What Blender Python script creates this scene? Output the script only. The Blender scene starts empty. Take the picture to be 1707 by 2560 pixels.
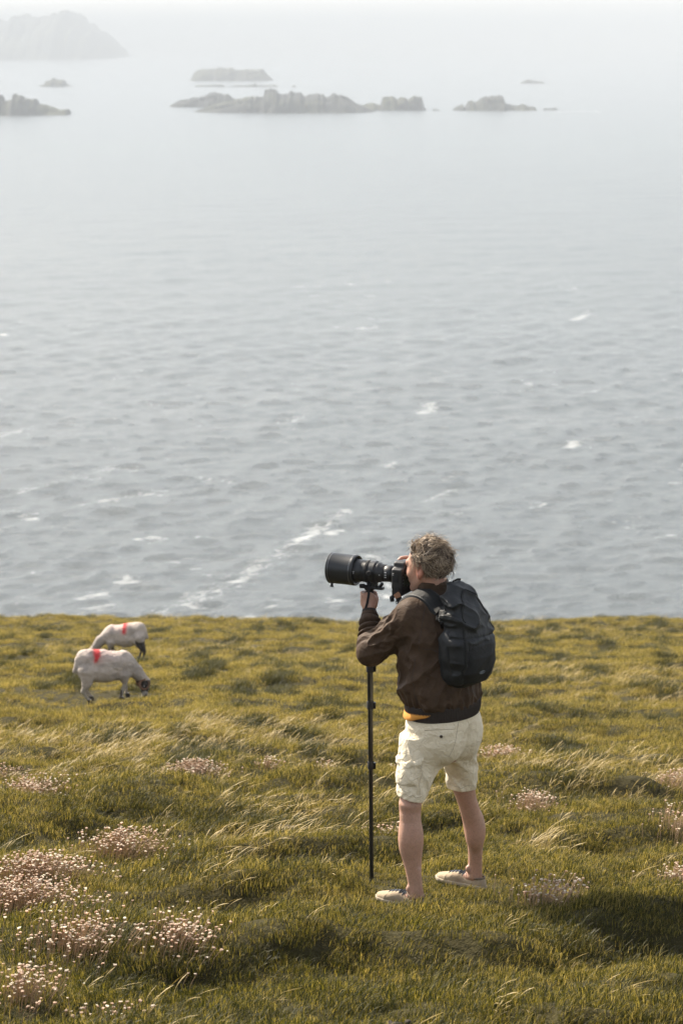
import bpy, bmesh, math, random
import numpy as np
from mathutils import Vector, Matrix

random.seed(7)
RNG = np.random.default_rng(11)
S = bpy.context.scene
COL = S.collection
R = math.radians

# ------------------------------------------------------------------ camera
CAM_Z = 75.0                                   # eye height above the sea
cd = bpy.data.cameras.new('view_camera')
cam = bpy.data.objects.new('view_camera', cd)
COL.objects.link(cam)
cam.location = (0, 0, CAM_Z)
cam.rotation_euler = (R(90 - 11.2147), 0, 0)
cd.sensor_width = 36
cd.lens = 85
cd.clip_start = 0.1
cd.clip_end = 200000
cd.dof.use_dof = True
cd.dof.focus_distance = 11.75
cd.dof.aperture_fstop = 6.3
S.camera = cam

# ------------------------------------------------------------------ light
SUN_AZ, SUN_EL = R(-44), R(40)                 # left of the view direction
SUN = Vector((math.sin(SUN_AZ) * math.cos(SUN_EL), math.cos(SUN_AZ) * math.cos(SUN_EL), math.sin(SUN_EL)))
W = bpy.data.worlds.new('World')
S.world = W
W.use_nodes = True
wn = W.node_tree.nodes
wl = W.node_tree.links
wn.clear()
wo = wn.new('ShaderNodeOutputWorld')
wb = wn.new('ShaderNodeBackground')
wb.inputs[1].default_value = 0.118
sky = wn.new('ShaderNodeTexSky')
sky.sky_type = 'NISHITA'
sky.sun_disc = False
sky.sun_elevation = SUN_EL
sky.sun_rotation = SUN_AZ
sky.altitude = 50
sky.air_density = 1.0
sky.dust_density = 1.2
sky.ozone_density = 1.0
hs = wn.new('ShaderNodeHueSaturation')
hs.inputs['Saturation'].default_value = 0.32
wl.new(sky.outputs[0], hs.inputs['Color'])
wl.new(hs.outputs[0], wb.inputs[0])
wl.new(wb.outputs[0], wo.inputs[0])

sl = bpy.data.lights.new('sun', 'SUN')
sl.energy = 5.0
sl.angle = R(0.7)
sl.color = (1.0, 0.89, 0.74)
so = bpy.data.objects.new('sun', sl)
COL.objects.link(so)
so.rotation_euler = SUN.to_track_quat('Z', 'Y').to_euler()
so.location = (-40, 40, 140)

S.view_settings.view_transform = 'Standard'
S.view_settings.look = 'None'
S.view_settings.exposure = 1.25
S.view_settings.gamma = 1.0
S.render.engine = 'CYCLES'
S.cycles.use_denoising = True
S.cycles.max_bounces = 8
S.cycles.diffuse_bounces = 3
S.cycles.transmission_bounces = 4
S.cycles.volume_bounces = 2
S.cycles.caustics_reflective = False
S.cycles.caustics_refractive = False

# ------------------------------------------------------------------ helpers
def tag(o, label=None, cat=None, group=None, kind=None):
    if label: o['label'] = label
    if cat: o['category'] = cat
    if group: o['group'] = group
    if kind: o['kind'] = kind
    return o

def empty(name, loc=(0, 0, 0), parent=None):
    o = bpy.data.objects.new(name, None)
    o.empty_display_size = 0.1
    COL.objects.link(o)
    o.location = loc
    o.parent = parent
    return o

def mesh(name, v, f, mat=None, parent=None, smooth=True, loc=None, link=True, mats=None, midx=None):
    me = bpy.data.meshes.new(name)
    v = np.asarray(v, dtype=np.float32)
    if isinstance(f, np.ndarray):
        k = f.shape[1]
        n = len(f)
        me.vertices.add(len(v)); me.vertices.foreach_set('co', v.ravel())
        me.loops.add(n * k); me.loops.foreach_set('vertex_index', f.astype(np.int32).ravel())
        me.polygons.add(n)
        me.polygons.foreach_set('loop_start', np.arange(0, n * k, k, dtype=np.int32))
        me.update(calc_edges=True)
    else:
        me.from_pydata([tuple(map(float, p)) for p in v], [], f)
    me.polygons.foreach_set('use_smooth', np.full(len(me.polygons), smooth))
    if mats:
        for m in mats: me.materials.append(m)
        if midx is not None: me.polygons.foreach_set('material_index', np.asarray(midx, dtype=np.int32))
    elif mat:
        me.materials.append(mat)
    me.validate()
    o = bpy.data.objects.new(name, me)
    if link: COL.objects.link(o)
    if parent is not None: o.parent = parent
    if loc is not None: o.location = loc
    return o

def vcol(o, name, c):
    a = o.data.color_attributes.new(name, 'FLOAT_COLOR', 'POINT')
    c = np.asarray(c, dtype=np.float32)
    if c.shape[1] == 3: c = np.hstack([c, np.ones((len(c), 1), np.float32)])
    a.data.foreach_set('color', c.ravel())

def fattr(o, name, x):
    a = o.data.attributes.new(name, 'FLOAT', 'POINT')
    a.data.foreach_set('value', np.asarray(x, dtype=np.float32))

class MB:
    """collects pieces that together make ONE part"""
    def __init__(self): self.v = []; self.f = []
    def add(self, v, f):
        o = len(self.v)
        self.v += [tuple(p) for p in v]
        self.f += [tuple(i + o for i in q) for q in f]
    def tube(self, pts, rad, seg=10, cap=True, flat=1.0, up=None):
        pts = [Vector(p) for p in pts]
        n = len(pts)
        if not hasattr(rad, '__len__'): rad = [rad] * n
        ref = Vector(up) if up else Vector((0.123, 0.31, 0.94))
        t0 = (pts[1] - pts[0]).normalized()
        a = ref - t0 * ref.dot(t0)
        if a.length < 1e-3: a = Vector((1, 0, 0)) - t0 * t0.x
        a.normalize()
        V = []
        for i in range(n):
            t = (pts[min(i + 1, n - 1)] - pts[max(i - 1, 0)]).normalized()
            a = (a - t * a.dot(t)).normalized()
            b = t.cross(a)
            for k in range(seg):
                th = 2 * math.pi * k / seg
                V.append(pts[i] + a * (math.cos(th) * rad[i] * flat) + b * (math.sin(th) * rad[i]))
        F = []
        for i in range(n - 1):
            for k in range(seg):
                k2 = (k + 1) % seg
                F.append((i * seg + k, i * seg + k2, (i + 1) * seg + k2, (i + 1) * seg + k))
        if cap:
            F.append(tuple(range(seg))[::-1])
            F.append(tuple((n - 1) * seg + k for k in range(seg)))
        self.add(V, F)
    def box(self, c, x, y, z):
        c, x, y, z = Vector(c), Vector(x), Vector(y), Vector(z)
        V = [c + x * i + y * j + z * k for i in (-1, 1) for j in (-1, 1) for k in (-1, 1)]
        self.add(V, [(0, 1, 3, 2), (4, 6, 7, 5), (0, 4, 5, 1), (2, 3, 7, 6), (0, 2, 6, 4), (1, 5, 7, 3)])
    def build(self, name, mat, parent=None, smooth=True, bevel=0, loc=None):
        o = mesh(name, self.v, self.f, mat, parent, smooth, loc)
        if bevel:
            b = o.modifiers.new('bevel', 'BEVEL'); b.width = bevel; b.segments = 2; b.limit_method = 'ANGLE'
            b.harden_normals = False
        if smooth:
            try: o.data.set_sharp_from_angle(angle=R(38))
            except Exception: pass
        return o

def lathe(axis0, axis1, prof, seg=40):
    """prof = (t along the axis in metres, radius); returns verts, faces"""
    a0, a1 = Vector(axis0), Vector(axis1)
    d = (a1 - a0).normalized()
    u = Vector((0, 0, 1)) - d * d.z
    u.normalize(); w = d.cross(u)
    V, F = [], []
    for t, r in prof:
        for k in range(seg):
            th = 2 * math.pi * k / seg
            V.append(a0 + d * t + u * (math.cos(th) * r) + w * (math.sin(th) * r))
    for i in range(len(prof) - 1):
        for k in range(seg):
            k2 = (k + 1) % seg
            F.append((i * seg + k, i * seg + k2, (i + 1) * seg + k2, (i + 1) * seg + k))
    return V, F

# value noise
_T = RNG.random((8, 256, 256)).astype(np.float32)
def vn(x, y, s=0):
    x = np.asarray(x, dtype=np.float64); y = np.asarray(y, dtype=np.float64)
    xi = np.floor(x); yi = np.floor(y)
    fx = x - xi; fy = y - yi
    fx = fx * fx * fx * (fx * (fx * 6 - 15) + 10); fy = fy * fy * fy * (fy * (fy * 6 - 15) + 10)
    i = xi.astype(np.int64) & 255; j = yi.astype(np.int64) & 255
    i1 = (i + 1) & 255; j1 = (j + 1) & 255
    T = _T[s % 8]
    return (T[i, j] * (1 - fx) + T[i1, j] * fx) * (1 - fy) + (T[i, j1] * (1 - fx) + T[i1, j1] * fx) * fy
def fbm(x, y, s=0, o=4):
    r = 0; a = 0.5; n = 0
    for k in range(o):
        r = r + a * vn(x * 2 ** k + 17.3 * k, y * 2 ** k + 9.1 * k, s + k); n += a; a *= 0.5
    return r / n
def sstep(a, b, x):
    t = np.clip((x - a) / (b - a), 0, 1)
    return t * t * (3 - 2 * t)

# materials ---------------------------------------------------------------
class NT:
    def __init__(self, name):
        self.m = bpy.data.materials.new(name); self.m.use_nodes = True
        self.t = self.m.node_tree; self.t.nodes.clear()
        self.out = self.n('ShaderNodeOutputMaterial')
    def n(self, typ, ins=None, **kw):
        nd = self.t.nodes.new(typ)
        for k, v in kw.items(): setattr(nd, k, v)
        for k, v in (ins or {}).items(): self.put(nd, k, v)
        return nd
    def put(self, nd, k, v):
        if isinstance(v, bpy.types.NodeSocket): self.t.links.new(v, nd.inputs[k])
        elif isinstance(v, bpy.types.Node): self.t.links.new(v.outputs[0], nd.inputs[k])
        else:
            if isinstance(v, tuple) and len(v) == 3 and nd.inputs[k].type == 'RGBA': v = (*v, 1)
            nd.inputs[k].default_value = v
    def noise(self, scale, detail=4, rough=0.55, vec=None, dist=0.0):
        d = {'Scale': scale, 'Detail': detail, 'Roughness': rough, 'Distortion': dist}
        if vec is not None: d['Vector'] = vec
        return self.n('ShaderNodeTexNoise', d).outputs['Fac']
    def ramp(self, fac, stops):
        r = self.n('ShaderNodeValToRGB', {0: fac})
        e = r.color_ramp.elements
        while len(e) < len(stops): e.new(0.5)
        for i, (p, c) in enumerate(stops):
            e[i].position = p
            e[i].color = (c, c, c, 1) if not hasattr(c, '__len__') else (*c, 1)
        return r.outputs[0]
    def mix(self, fac, a, b, typ='MIX'):
        m = self.n('ShaderNodeMix', data_type='RGBA', blend_type=typ)
        self.put(m, 0, fac); self.put(m, 6, a); self.put(m, 7, b)
        return m.outputs[2]
    def math(self, op, a, b=0.0, c=None, clamp=False):
        m = self.n('ShaderNodeMath', operation=op, use_clamp=clamp)
        self.put(m, 0, a); self.put(m, 1, b)
        if c is not None: self.put(m, 2, c)
        return m.outputs[0]
    def obj(self): return self.n('ShaderNodeTexCoord').outputs['Object']
    def pos(self): return self.n('ShaderNodeNewGeometry').outputs['Position']
    def attr(self, name, typ='GEOMETRY'):
        return self.n('ShaderNodeAttribute', attribute_name=name, attribute_type=typ)
    def bump(self, h, strength=0.3, dist=0.01, normal=None):
        d = {'Strength': strength, 'Distance': dist, 'Height': h}
        if normal is not None: d['Normal'] = normal
        return self.n('ShaderNodeBump', d).outputs[0]
    def bsdf(self, **kw):
        b = self.n('ShaderNodeBsdfPrincipled')
        for k, v in kw.items(): self.put(b, k.replace('_', ' '), v)
        self.t.links.new(b.outputs[0], self.out.inputs[0])
        return b

def plain(name, col, rough=0.6, var=0.12, scale=30, bump=0.0, bscale=200, metal=0.0, spec=0.5, bdist=0.004):
    t = NT(name)
    n = t.noise(scale, 5, 0.6, t.obj())
    c2 = tuple(min(1, x * (1 + var)) for x in col); c1 = tuple(x * (1 - var) for x in col)
    kw = dict(Base_Color=t.mix(n, c1, c2), Metallic=metal, Specular_IOR_Level=spec,
              Roughness=t.math('ADD', rough - 0.08, t.math('MULTIPLY', n, 0.16)))
    if bump: kw['Normal'] = t.bump(t.noise(bscale, 3, 0.6, t.obj()), bump, bdist)
    t.bsdf(**kw)
    return t.m

# ------------------------------------------------------------------ ground
SLOPE, EYE = 0.2215, 1.75
BUMPS = [  # x, y, radius x, radius y, height : hummocks and hollows seen on the slope
    (0.42, 11.65, .75, .8, .035), (0.7, 12.1, .5, .6, .05), (0.15, 12.15, .4, .5, .05),
    (-0.53, 11.1, .22, .35, -.10), (-0.55, 11.75, .5, .22, .08), (-.2, 11.35, .35, .2, .05),
    (1.2, 10.35, .5, .30, -.06), (1.05, 11.1, .45, .25, .06), (1.55, 10.9, .5, .3, .05),
    (1.3, 9.15, .5, .25, -.09), (1.35, 9.6, .5, .22, .06),
    (-0.62, 9.75, .3, .25, -.09), (-0.72, 10.15, .5, .22, .08),
    (-1.35, 10.3, .5, .4, .06), (-1.4, 11.6, .5, .45, .06), (-1.0, 12.6, .55, .4, .09),
    (-1.5, 9.3, .4, .4, .10), (-1.05, 9.9, .5, .25, .08), (-.85, 12.0, .6, .22, -.08),
    (-2.2, 14.9, .7, .5, .14), (-1.25, 16.3, .7, .5, .14), (-.35, 13.4, .7, .3, .07), (-.1, 14.2, .9, .35, .09),
    (.9, 13.6, .6, .4, .06), (1.9, 12.4, .6, .5, .08), (2.1, 15.2, .8, .5, .06), (1.6, 17.5, 1.5, .6, .08),
    (-0.6, 15.3, .9, .35, -.06), (-1.6, 13.7, .8, .3, -.08), (0.05, 9.0, .6, .25, .05), (-.3, 8.9, .4, .2, -.05),
]
ANCHOR = [(.31, 11.49, .30, CAM_Z - 4.285), (.63, 11.90, .28, CAM_Z - 4.333), (.157, 11.99, .16, CAM_Z - 4.345),
          (-1.62, 12.05, .40, CAM_Z - 1.75 - .2215 * 12.05 + .05), (-1.55, 11.1, .40, CAM_Z - 1.75 - .2215 * 11.1 + .04), (-1.25, 13.1, .32, CAM_Z - 1.75 - .2215 * 13.1 + .05),
          (-1.14, 9.85, .32, CAM_Z - 1.75 - .2215 * 9.85 + .03), (-.72, 9.95, .24, CAM_Z - 1.75 - .2215 * 9.95 + .03), (-1.22, 8.75, .24, CAM_Z - 1.75 - .2215 * 8.75 + .03),
          (-1.19, 18.37, .36, CAM_Z - 1.75 - .2215 * 18.37 + .04), (-2.21, 16.2, .42, CAM_Z - 1.75 - .2215 * 16.2 + .05), (.99, 11.2, .25, CAM_Z - 1.75 - .2215 * 11.2 + .0),
          (1.30, 16.05, .25, CAM_Z - 1.75 - .2215 * 16.05), (.26, 13.8, .2, CAM_Z - 1.75 - .2215 * 13.8), (1.37, 20.2, .3, CAM_Z - 1.75 - .2215 * 20.2), (2.52, 17.6, .25, CAM_Z - 1.75 - .2215 * 17.6),
          (-2.93, 29.3, .8, CAM_Z - 8.275), (-3.76, 41.0, .9, CAM_Z - 10.87)]
def edge_y(x):
    return 70.5 + 2.5 * (fbm(x / 7.0 + 3, x * 0 + 2.2, 2, 3) - 0.5) * 2
def ground_h(x, y):
    x = np.asarray(x, dtype=np.float64); y = np.asarray(y, dtype=np.float64)
    yy = np.maximum(y, -20)
    z = CAM_Z - EYE - SLOPE * yy
    z = z + 0.22 * (fbm(x / 9.0, y / 12.0, 1, 3) - 0.5) * sstep(14, 30, y)
    near = 1 - 0.55 * sstep(9.8, 10.8, y) * (1 - sstep(12.3, 13.2, y)) * sstep(-.2, .1, x) * (1 - sstep(.9, 1.2, x))
    ax, ay = x * 0.9 - y * 0.25, y + x * 0.25          # hummock rows run a little across the slope
    r = fbm(ax / 1.15, ay / 0.75, 3, 3)
    z = z + near * 0.17 * (sstep(0.35, 0.75, r) - 0.45)
    z = z + near * 0.085 * (fbm(ax / 0.30, ay / 0.24, 5, 3) - 0.5)
    for bx, by, rx, ry, h in BUMPS:
        q = ((x - bx) / rx) ** 2 + ((y - by) / ry) ** 2
        z = z + h * np.exp(-q * 1.2)
    for bx, by, r, tz in ANCHOR:                # level stances
        k = np.exp(-(((x - bx) ** 2 + (y - by) ** 2) / (r * r)) ** 1.25)
        z = z * (1 - k) + (tz - SLOPE * (y - by) * .6) * k
    e = edge_y(x)
    z = z + 0.16 * np.exp(-((x + 6) / 5.0) ** 2) * sstep(54, 68, y) + 0.14 * np.exp(-((x - 9) / 3.5) ** 2) * sstep(54, 68, y)
    z = z + sstep(56, 67, y) * (0.24 * (fbm(x / 1.9 + 4, y / 3.0, 7, 4) - 0.5) + 0.10 * (fbm(x / 0.5, y / 2.0, 4, 2) - 0.5))
    k = np.maximum(y - e, 0)
    z = z - 0.9 * k ** 1.5 - 2.0 * sstep(0, 1, k / 25.0) * 25
    return np.maximum(z, -3.0)

def make_ground(mat):
    ys = np.concatenate([np.linspace(-18, 6.5, 30), np.geomspace(6.6, 20, 260), np.geomspace(20.05, 74, 200),
                         np.linspace(74.3, 130, 44)])
    s = np.linspace(-1, 1, 301)
    Y, Sg = np.meshgrid(ys, s, indexing='ij')
    X = Sg * (2.2 + 0.19 * np.maximum(Y, 4)) + 70 * Sg ** 9
    Z = ground_h(X, Y)
    nr, nc = Y.shape
    idx = np.arange(nr * nc).reshape(nr, nc)
    f = np.stack([idx[:-1, :-1], idx[:-1, 1:], idx[1:, 1:], idx[1:, :-1]], -1).reshape(-1, 4)
    return mesh('ground', np.stack([X, Y, Z], -1).reshape(-1, 3), f, mat)

t = NT('soil_and_moss')
p = t.pos()
n1 = t.noise(0.55, 4, 0.6, p); n2 = t.noise(9, 5, 0.65, p)
c = t.mix(n1, (0.026, 0.026, 0.010), (0.060, 0.048, 0.018))
c = t.mix(t.ramp(n2, [(0.35, 0.0), (0.75, 1.0)]), c, (0.035, 0.030, 0.014))
t.bsdf(Base_Color=c, Roughness=0.95, Specular_IOR_Level=0.1, Normal=t.bump(n2, 0.9, 0.05))
M_SOIL = t.m
ground = tag(make_ground(M_SOIL), 'grassy slope running down to the cliff edge above the sea', 'ground', kind='structure')

# ------------------------------------------------------------------ sea
def foam_line(X, Y, ax, ay, bx, by, w):
    dx, dy = bx - ax, by - ay
    L2 = dx * dx + dy * dy
    t = np.clip(((X - ax) * dx + (Y - ay) * dy) / L2, 0, 1)
    d = np.hypot(X - ax - t * dx, Y - ay - t * dy)
    return np.exp(-(d / w) ** 2)

def make_sea():
    dep = np.concatenate([[R(60), R(40), R(25), R(18), R(15.5)], np.linspace(R(14.6), R(0.6), 620), np.geomspace(R(0.585), R(0.03), 60)])
    rr = CAM_Z / np.tan(dep)
    s = np.linspace(-1, 1, 761)
    az = R(11.5) * s + R(58) * s ** 9
    Rg, A = np.meshgrid(rr, az, indexing='ij')
    X = Rg * np.sin(A); Y = Rg * np.cos(A)
    Z = np.zeros_like(X)
    dx = np.zeros_like(X); dy = np.zeros_like(X)
    rng = np.random.default_rng(5)
    for i in range(46):                         # wind sea running in from the upper right
        lam = 1.7 * 1.075 ** i if i < 38 else rng.uniform(16, 34)
        th = R(-60) + rng.normal(0, 0.5)
        k = 2 * math.pi / lam
        amp = 0.0125 * lam ** 0.95 * (0.22 if lam > 13 else 0.55 if lam > 7.5 else 1.15)
        amp *= 0.66
        fade = np.clip(lam / (Rg * Rg * 5.2e-6 * 3.0) - 0.35, 0, 1)    # shorter waves are left to the material far out
        gust = 0.6 + 0.8 * vn(X / 60 + i * 3.1, Y / 90, i % 8)
        ph = k * (X * math.cos(th) + Y * math.sin(th)) + rng.uniform(0, 6.28)
        a = amp * fade * gust
        Z += a * np.cos(ph)
        dx -= a * 0.75 * math.cos(th) * np.sin(ph); dy -= a * 0.75 * math.sin(th) * np.sin(ph)
    # foam : breaking crests
    u = X * 0.30 + Y * 0.95; w = X * 0.95 - Y * 0.30
    f = np.zeros_like(X)
    for ax, ay, bx, by, wd, g in FOAM:
        f = np.maximum(f, g * (.95 if wd < 1.4 else .82) * foam_line(X, Y, ax, ay, bx, by, wd * (1.1 if wd < 1.4 else .8)))
    nz = vn(X / 7.5, Y / 12.0, 2)
    f = f * (0.45 + 0.9 * nz)
    patch = sstep(0.5, 0.75, fbm(X / 38.0 + 5, Y / 60.0 + 1, 6, 3))
    caps = sstep(0.70, 0.90, fbm(w / 7.5 + 30, u / 4.4 + 11, 4, 3)) * (0.35 + 0.9 * patch)
    f = np.maximum(f, caps * (1 - 0.75 * sstep(420, 900, Rg)))
    nr, nc = X.shape
    idx = np.arange(nr * nc).reshape(nr, nc)
    q = np.stack([idx[:-1, :-1], idx[:-1, 1:], idx[1:, 1:], idx[1:, :-1]], -1).reshape(-1, 4)
    q = q[:, ::-1]
    o = mesh('sea', np.stack([X + dx, Y + dy, Z], -1).reshape(-1, 3), q, M_SEA)
    fattr(o, 'foam', f.ravel())
    return o
FOAM = [(-240, 3790, -105, 3790, 22, .9), (105, 2376, 245, 2374, 11, .9), (-180, 2318, -20, 2312, 11, .7), (-345, 2240, -255, 2238, 10, .7), (265, 3670, 290, 3670, 18, .9), (-19.5, 312, 0.6, 379, 1.3, .85), (-25, 306, -14, 332, 2.8, .75), (-9, 343, -2, 374, 2.4, .7), (-16, 322, -10, 340, 3.0, .6), (13.5, 388, 18.5, 398, 1.6, .95),
        (-1.8, 362, -.2, 364, 1.6, 1.0), (16.5, 481, 18.5, 488, 2.2, 1.0), (17.3, 490, 19, 494, 2.0, .9), (62, 640, 68, 660, 2.2, 1.0),
        (-68, 448, -60, 462, 2.2, .9), (42, 441, 44, 446, 1.8, 1.0), (-54, 395, -38, 420, 2.6, .55), (-42, 384, -30, 398, 2.0, .6),
        (31, 382, 33, 386, 1.5, .9), (48, 358, 50, 360, 1.4, .8), (-33, 312, -31, 314, 1.5, .8), (-14, 305, -12, 308, 1.6, .9),
        (8, 420, 9, 424, 1.5, .7), (40, 520, 41, 524, 1.8, .7), (52, 508, 54, 512, 1.8, .8), (-10, 470, -8, 476, 2.2, .5)]
t = NT('sea_water')
p = t.pos()
mr = t.n('ShaderNodeMapping', {'Vector': p, 'Rotation': (0, 0, R(-34))})
mp = t.n('ShaderNodeMapping', {'Vector': mr.outputs[0], 'Scale': (0.42, 1.0, 1.0)})
b1 = t.noise(0.6, 8, 0.74, mp.outputs[0], 0.4)
b2 = t.noise(2.6, 4, 0.6, mp.outputs[0], 0.3)
b3 = t.noise(0.03, 4, 0.6, mp.outputs[0], 0.5)
h = t.math('ADD', t.math('MULTIPLY', b1, 1.0), t.math('MULTIPLY', b2, 0.35))
nrm = t.bump(h, 1.0, 0.95)
fo = t.attr('foam').outputs['Fac']
fn = t.noise(1.0, 7, 0.78, mp.outputs[0], 0.8)
ff = t.math('MULTIPLY_ADD', fo, 0.62, t.math('MULTIPLY', t.math('SUBTRACT', fn, 0.5), 2.6))
ff = t.ramp(ff, [(0.22, 0.0), (1.15, 0.72)])
ff = t.math('MULTIPLY', ff, t.ramp(fo, [(0.02, 0.0), (0.12, 1.0)]))
ms = t.n('ShaderNodeMapping', {'Vector': mr.outputs[0], 'Scale': (0.10, 1.0, 1.0)})
lane = t.math('MULTIPLY', t.ramp(t.noise(0.16, 6, 0.7, ms.outputs[0], 0.7), [(0.56, 0.0), (0.80, 0.30)]), t.ramp(fn, [(0.42, 0.0), (0.66, 1.0)]))
fleck = t.math('MULTIPLY', t.ramp(t.noise(0.55, 5, 0.7, mp.outputs[0], 0.5), [(0.66, 0.0), (0.76, 0.55)]), t.ramp(b3, [(0.40, 0.0), (0.62, 1.0)]))
ff = t.math('MAXIMUM', ff, t.math('MAXIMUM', lane, fleck))
c = t.mix(ff, t.mix(b3, (0.084, 0.103, 0.112), (0.135, 0.156, 0.166)), (0.80, 0.82, 0.82))
t.bsdf(Base_Color=c, Roughness=t.math('ADD', 0.21, t.math('MULTIPLY', ff, 0.5)), IOR=1.33, Normal=nrm)
M_SEA = t.m
sea = tag(make_sea(), 'wind-ruffled pale grey sea with scattered whitecaps', 'sea', kind='structure')

# ------------------------------------------------------------------ islands
t = NT('island_rock')
p = t.pos()
n1 = t.noise(0.03, 6, 0.65, p); n2 = t.noise(0.01, 4, 0.6, p)
up = t.n('ShaderNodeSeparateXYZ', {0: t.n('ShaderNodeNewGeometry').outputs['Normal']}).outputs['Z']
rock = t.mix(n1, (0.014, 0.017, 0.020), (0.040, 0.044, 0.046))
g = t.math('MULTIPLY', t.ramp(up, [(0.45, 0.0), (0.8, 1.0)]), t.ramp(n2, [(0.40, 0.0), (0.6, 1.0)]))
t.bsdf(Base_Color=t.mix(g, rock, (0.055, 0.060, 0.032)), Roughness=0.95, Specular_IOR_Level=0.15, Normal=t.bump(n1, 0.8, 6))
M_ISLE = t.m
def island(name, dist, depth, pts, label, seed, lean=0.0):
    """pts = (x metres, height metres) of the skyline at this distance"""
    xs = np.array([a for a, b in pts], float); hs_ = np.array([max(b, 0) for a, b in pts], float)
    n = int(min(240, max(50, (xs[-1] - xs[0]) / dist * 5553 / 2.2)))
    U = np.linspace(xs[0], xs[-1], n); V = np.linspace(-1, 1, 33)
    X, Vv = np.meshgrid(U, V, indexing='ij')
    Hh = hs_.max()
    prof = np.interp(U, xs, hs_)
    prof = np.maximum(prof * (1 + 0.16 * (fbm(U / Hh * 2.2, U * 0 + seed, seed, 3) - 0.5) + 0.20 * (fbm(U / Hh * 7.0, U * 0 + seed + 5, seed + 3, 3) - 0.5)), 0)[:, None]
    wid = depth * (0.35 + 0.65 * np.sqrt(prof / Hh)) * (0.8 + 0.5 * fbm(U / depth * 2.0, U * 0 + seed + 3.3, seed, 2))[:, None]
    rough = fbm(X / Hh * 1.6 + seed, Vv * depth / Hh * 1.6, seed + 1, 4)
    cross = np.clip(1 - np.abs(Vv) ** 2.4, 0, 1) * (0.82 + 0.36 * rough) * np.where(np.abs(Vv) < 0.12, 1.0, 0.97)
    Z = prof * np.minimum(cross, 1.03) - 1.5 * np.abs(Vv) ** 6 - 0.8
    Y = dist + depth * 0.9 + Vv * wid + lean * X
    Y += (fbm(X / Hh * 1.2, Vv * 3 + seed, seed + 2, 3) - 0.5) * depth * 0.35
    nr, nc = X.shape
    idx = np.arange(nr * nc).reshape(nr, nc)
    f = np.stack([idx[:-1, :-1], idx[1:, :-1], idx[1:, 1:], idx[:-1, 1:]], -1).reshape(-1, 4)
    o = mesh(name, np.stack([X, Y, Z], -1).reshape(-1, 3), f, M_ISLE)
    o.data.set_sharp_from_angle(angle=R(50))
    return tag(o, label, name.split('_')[-1], kind='structure')
island('far_headland', 7000, 700, [(-1583.7, 65.7), (-1471.1, 128.3), (-1358.5, 139.8), (-1245.9, 131.2), (-1133.3, 122.7), (-1076.9, 117.0), (-1043.1, 111.2), (-992.4, 102.7), (-984.0, 122.7), (-972.7, 130.1), (-961.4, 127.2), (-955.8, 119.8), (-941.8, 119.8), (-930.5, 114.1), (-916.4, 123.8), (-885.4, 122.7), (-871.4, 127.2), (-857.2, 125.6), (-834.7, 131.2), (-823.4, 129.5), (-806.6, 111.2), (-784.1, 102.7), (-761.6, 77.0), (-750.3, 78.1), (-736.1, 68.4), (-716.5, 42.8), (-705.2, 39.9), (-693.9, 14.2), (-684.4, 0.0)],
       'large pale far headland rising from the sea at the upper left', 1)
island('flat_topped_island', 3885, 60, [(-244.4, 0.0), (-238.7, 4.6), (-235.8, 11.8), (-230.1, 16.1), (-224.4, 16.9), (-214.3, 20.9), (-204.3, 18.9), (-195.7, 21.8), (-178.5, 18.9), (-164.1, 17.5), (-146.9, 17.5), (-128.3, 18.4), (-121.1, 13.2), (-112.5, 4.6), (-108.2, 0.0)],
       'flat-topped island with steep ends behind the long low island', 2)
island('low_skerry', 3440, 25, [(-210.1, 0.0), (-203.7, 2.8), (-186.0, 3.3), (-168.2, 4.1), (-164.4, 1.3), (-158.0, 1.3), (-150.4, 2.8), (-132.6, 2.8), (-121.2, 5.3), (-117.4, 2.8), (-104.7, 2.8), (-93.3, 3.3), (-86.9, 0.0)],
       'thin low skerry in front of the flat-topped island', 3)
island('small_rock', 3440, 10, [(-71.7, 0.0), (-69.1, 2.3), (-65.3, 3.3), (-62.0, 0.0)],
       'tiny rock right of the thin low skerry', 4)
island('peaked_islet', 3459, 40, [(-433.4, 0.0), (-427.1, 2.3), (-420.7, 4.3), (-419.4, 8.7), (-413.0, 9.4), (-410.5, 13.8), (-406.6, 10.2), (-393.9, 9.4), (-390.0, 3.1), (-379.8, 0.0)],
       'small islet with a spike in the middle at the left', 5)
island('jagged_island', 2251, 40, [(-387.6, 0.0), (-381.0, 7.5), (-359.4, 17.5), (-337.8, 22.4), (-321.1, 19.1), (-317.8, 18.3), (-314.5, 14.1), (-307.8, 13.3), (-304.5, 15.0), (-303.7, 19.9), (-296.2, 18.3), (-294.5, 15.5), (-284.6, 15.5), (-282.9, 10.8), (-272.9, 9.1), (-263.0, 5.0), (-254.7, 6.1), (-253.7, 0.0)],
       'jagged dark island cut by the left edge of the picture', 6)
island('pointed_island', 2510, 35, [(-180.0, 0.0), (-167.7, 7.2), (-147.0, 9.9), (-130.5, 15.4), (-114.0, 10.7), (-108.5, 7.7), (-91.9, 6.6), (-72.7, 0.0)],
       'low island with a pointed top at the left end of the long island', 7)
island('long_island', 2325, 55, [(-143.8, 0.5), (-128.5, 5.9), (-105.6, 11.0), (-87.7, 14.3), (-75.0, 14.8), (-74.4, 20.4), (-62.2, 20.4), (-60.9, 16.8), (-49.4, 19.9), (-39.2, 18.6), (-35.4, 16.1), (-23.9, 17.9), (-15.0, 15.3), (-8.6, 17.3), (4.1, 15.3), (14.3, 9.7), (24.5, 4.1), (36.0, 0.0)],
       'longest island of the group with grassy tops in the middle', 0)
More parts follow.
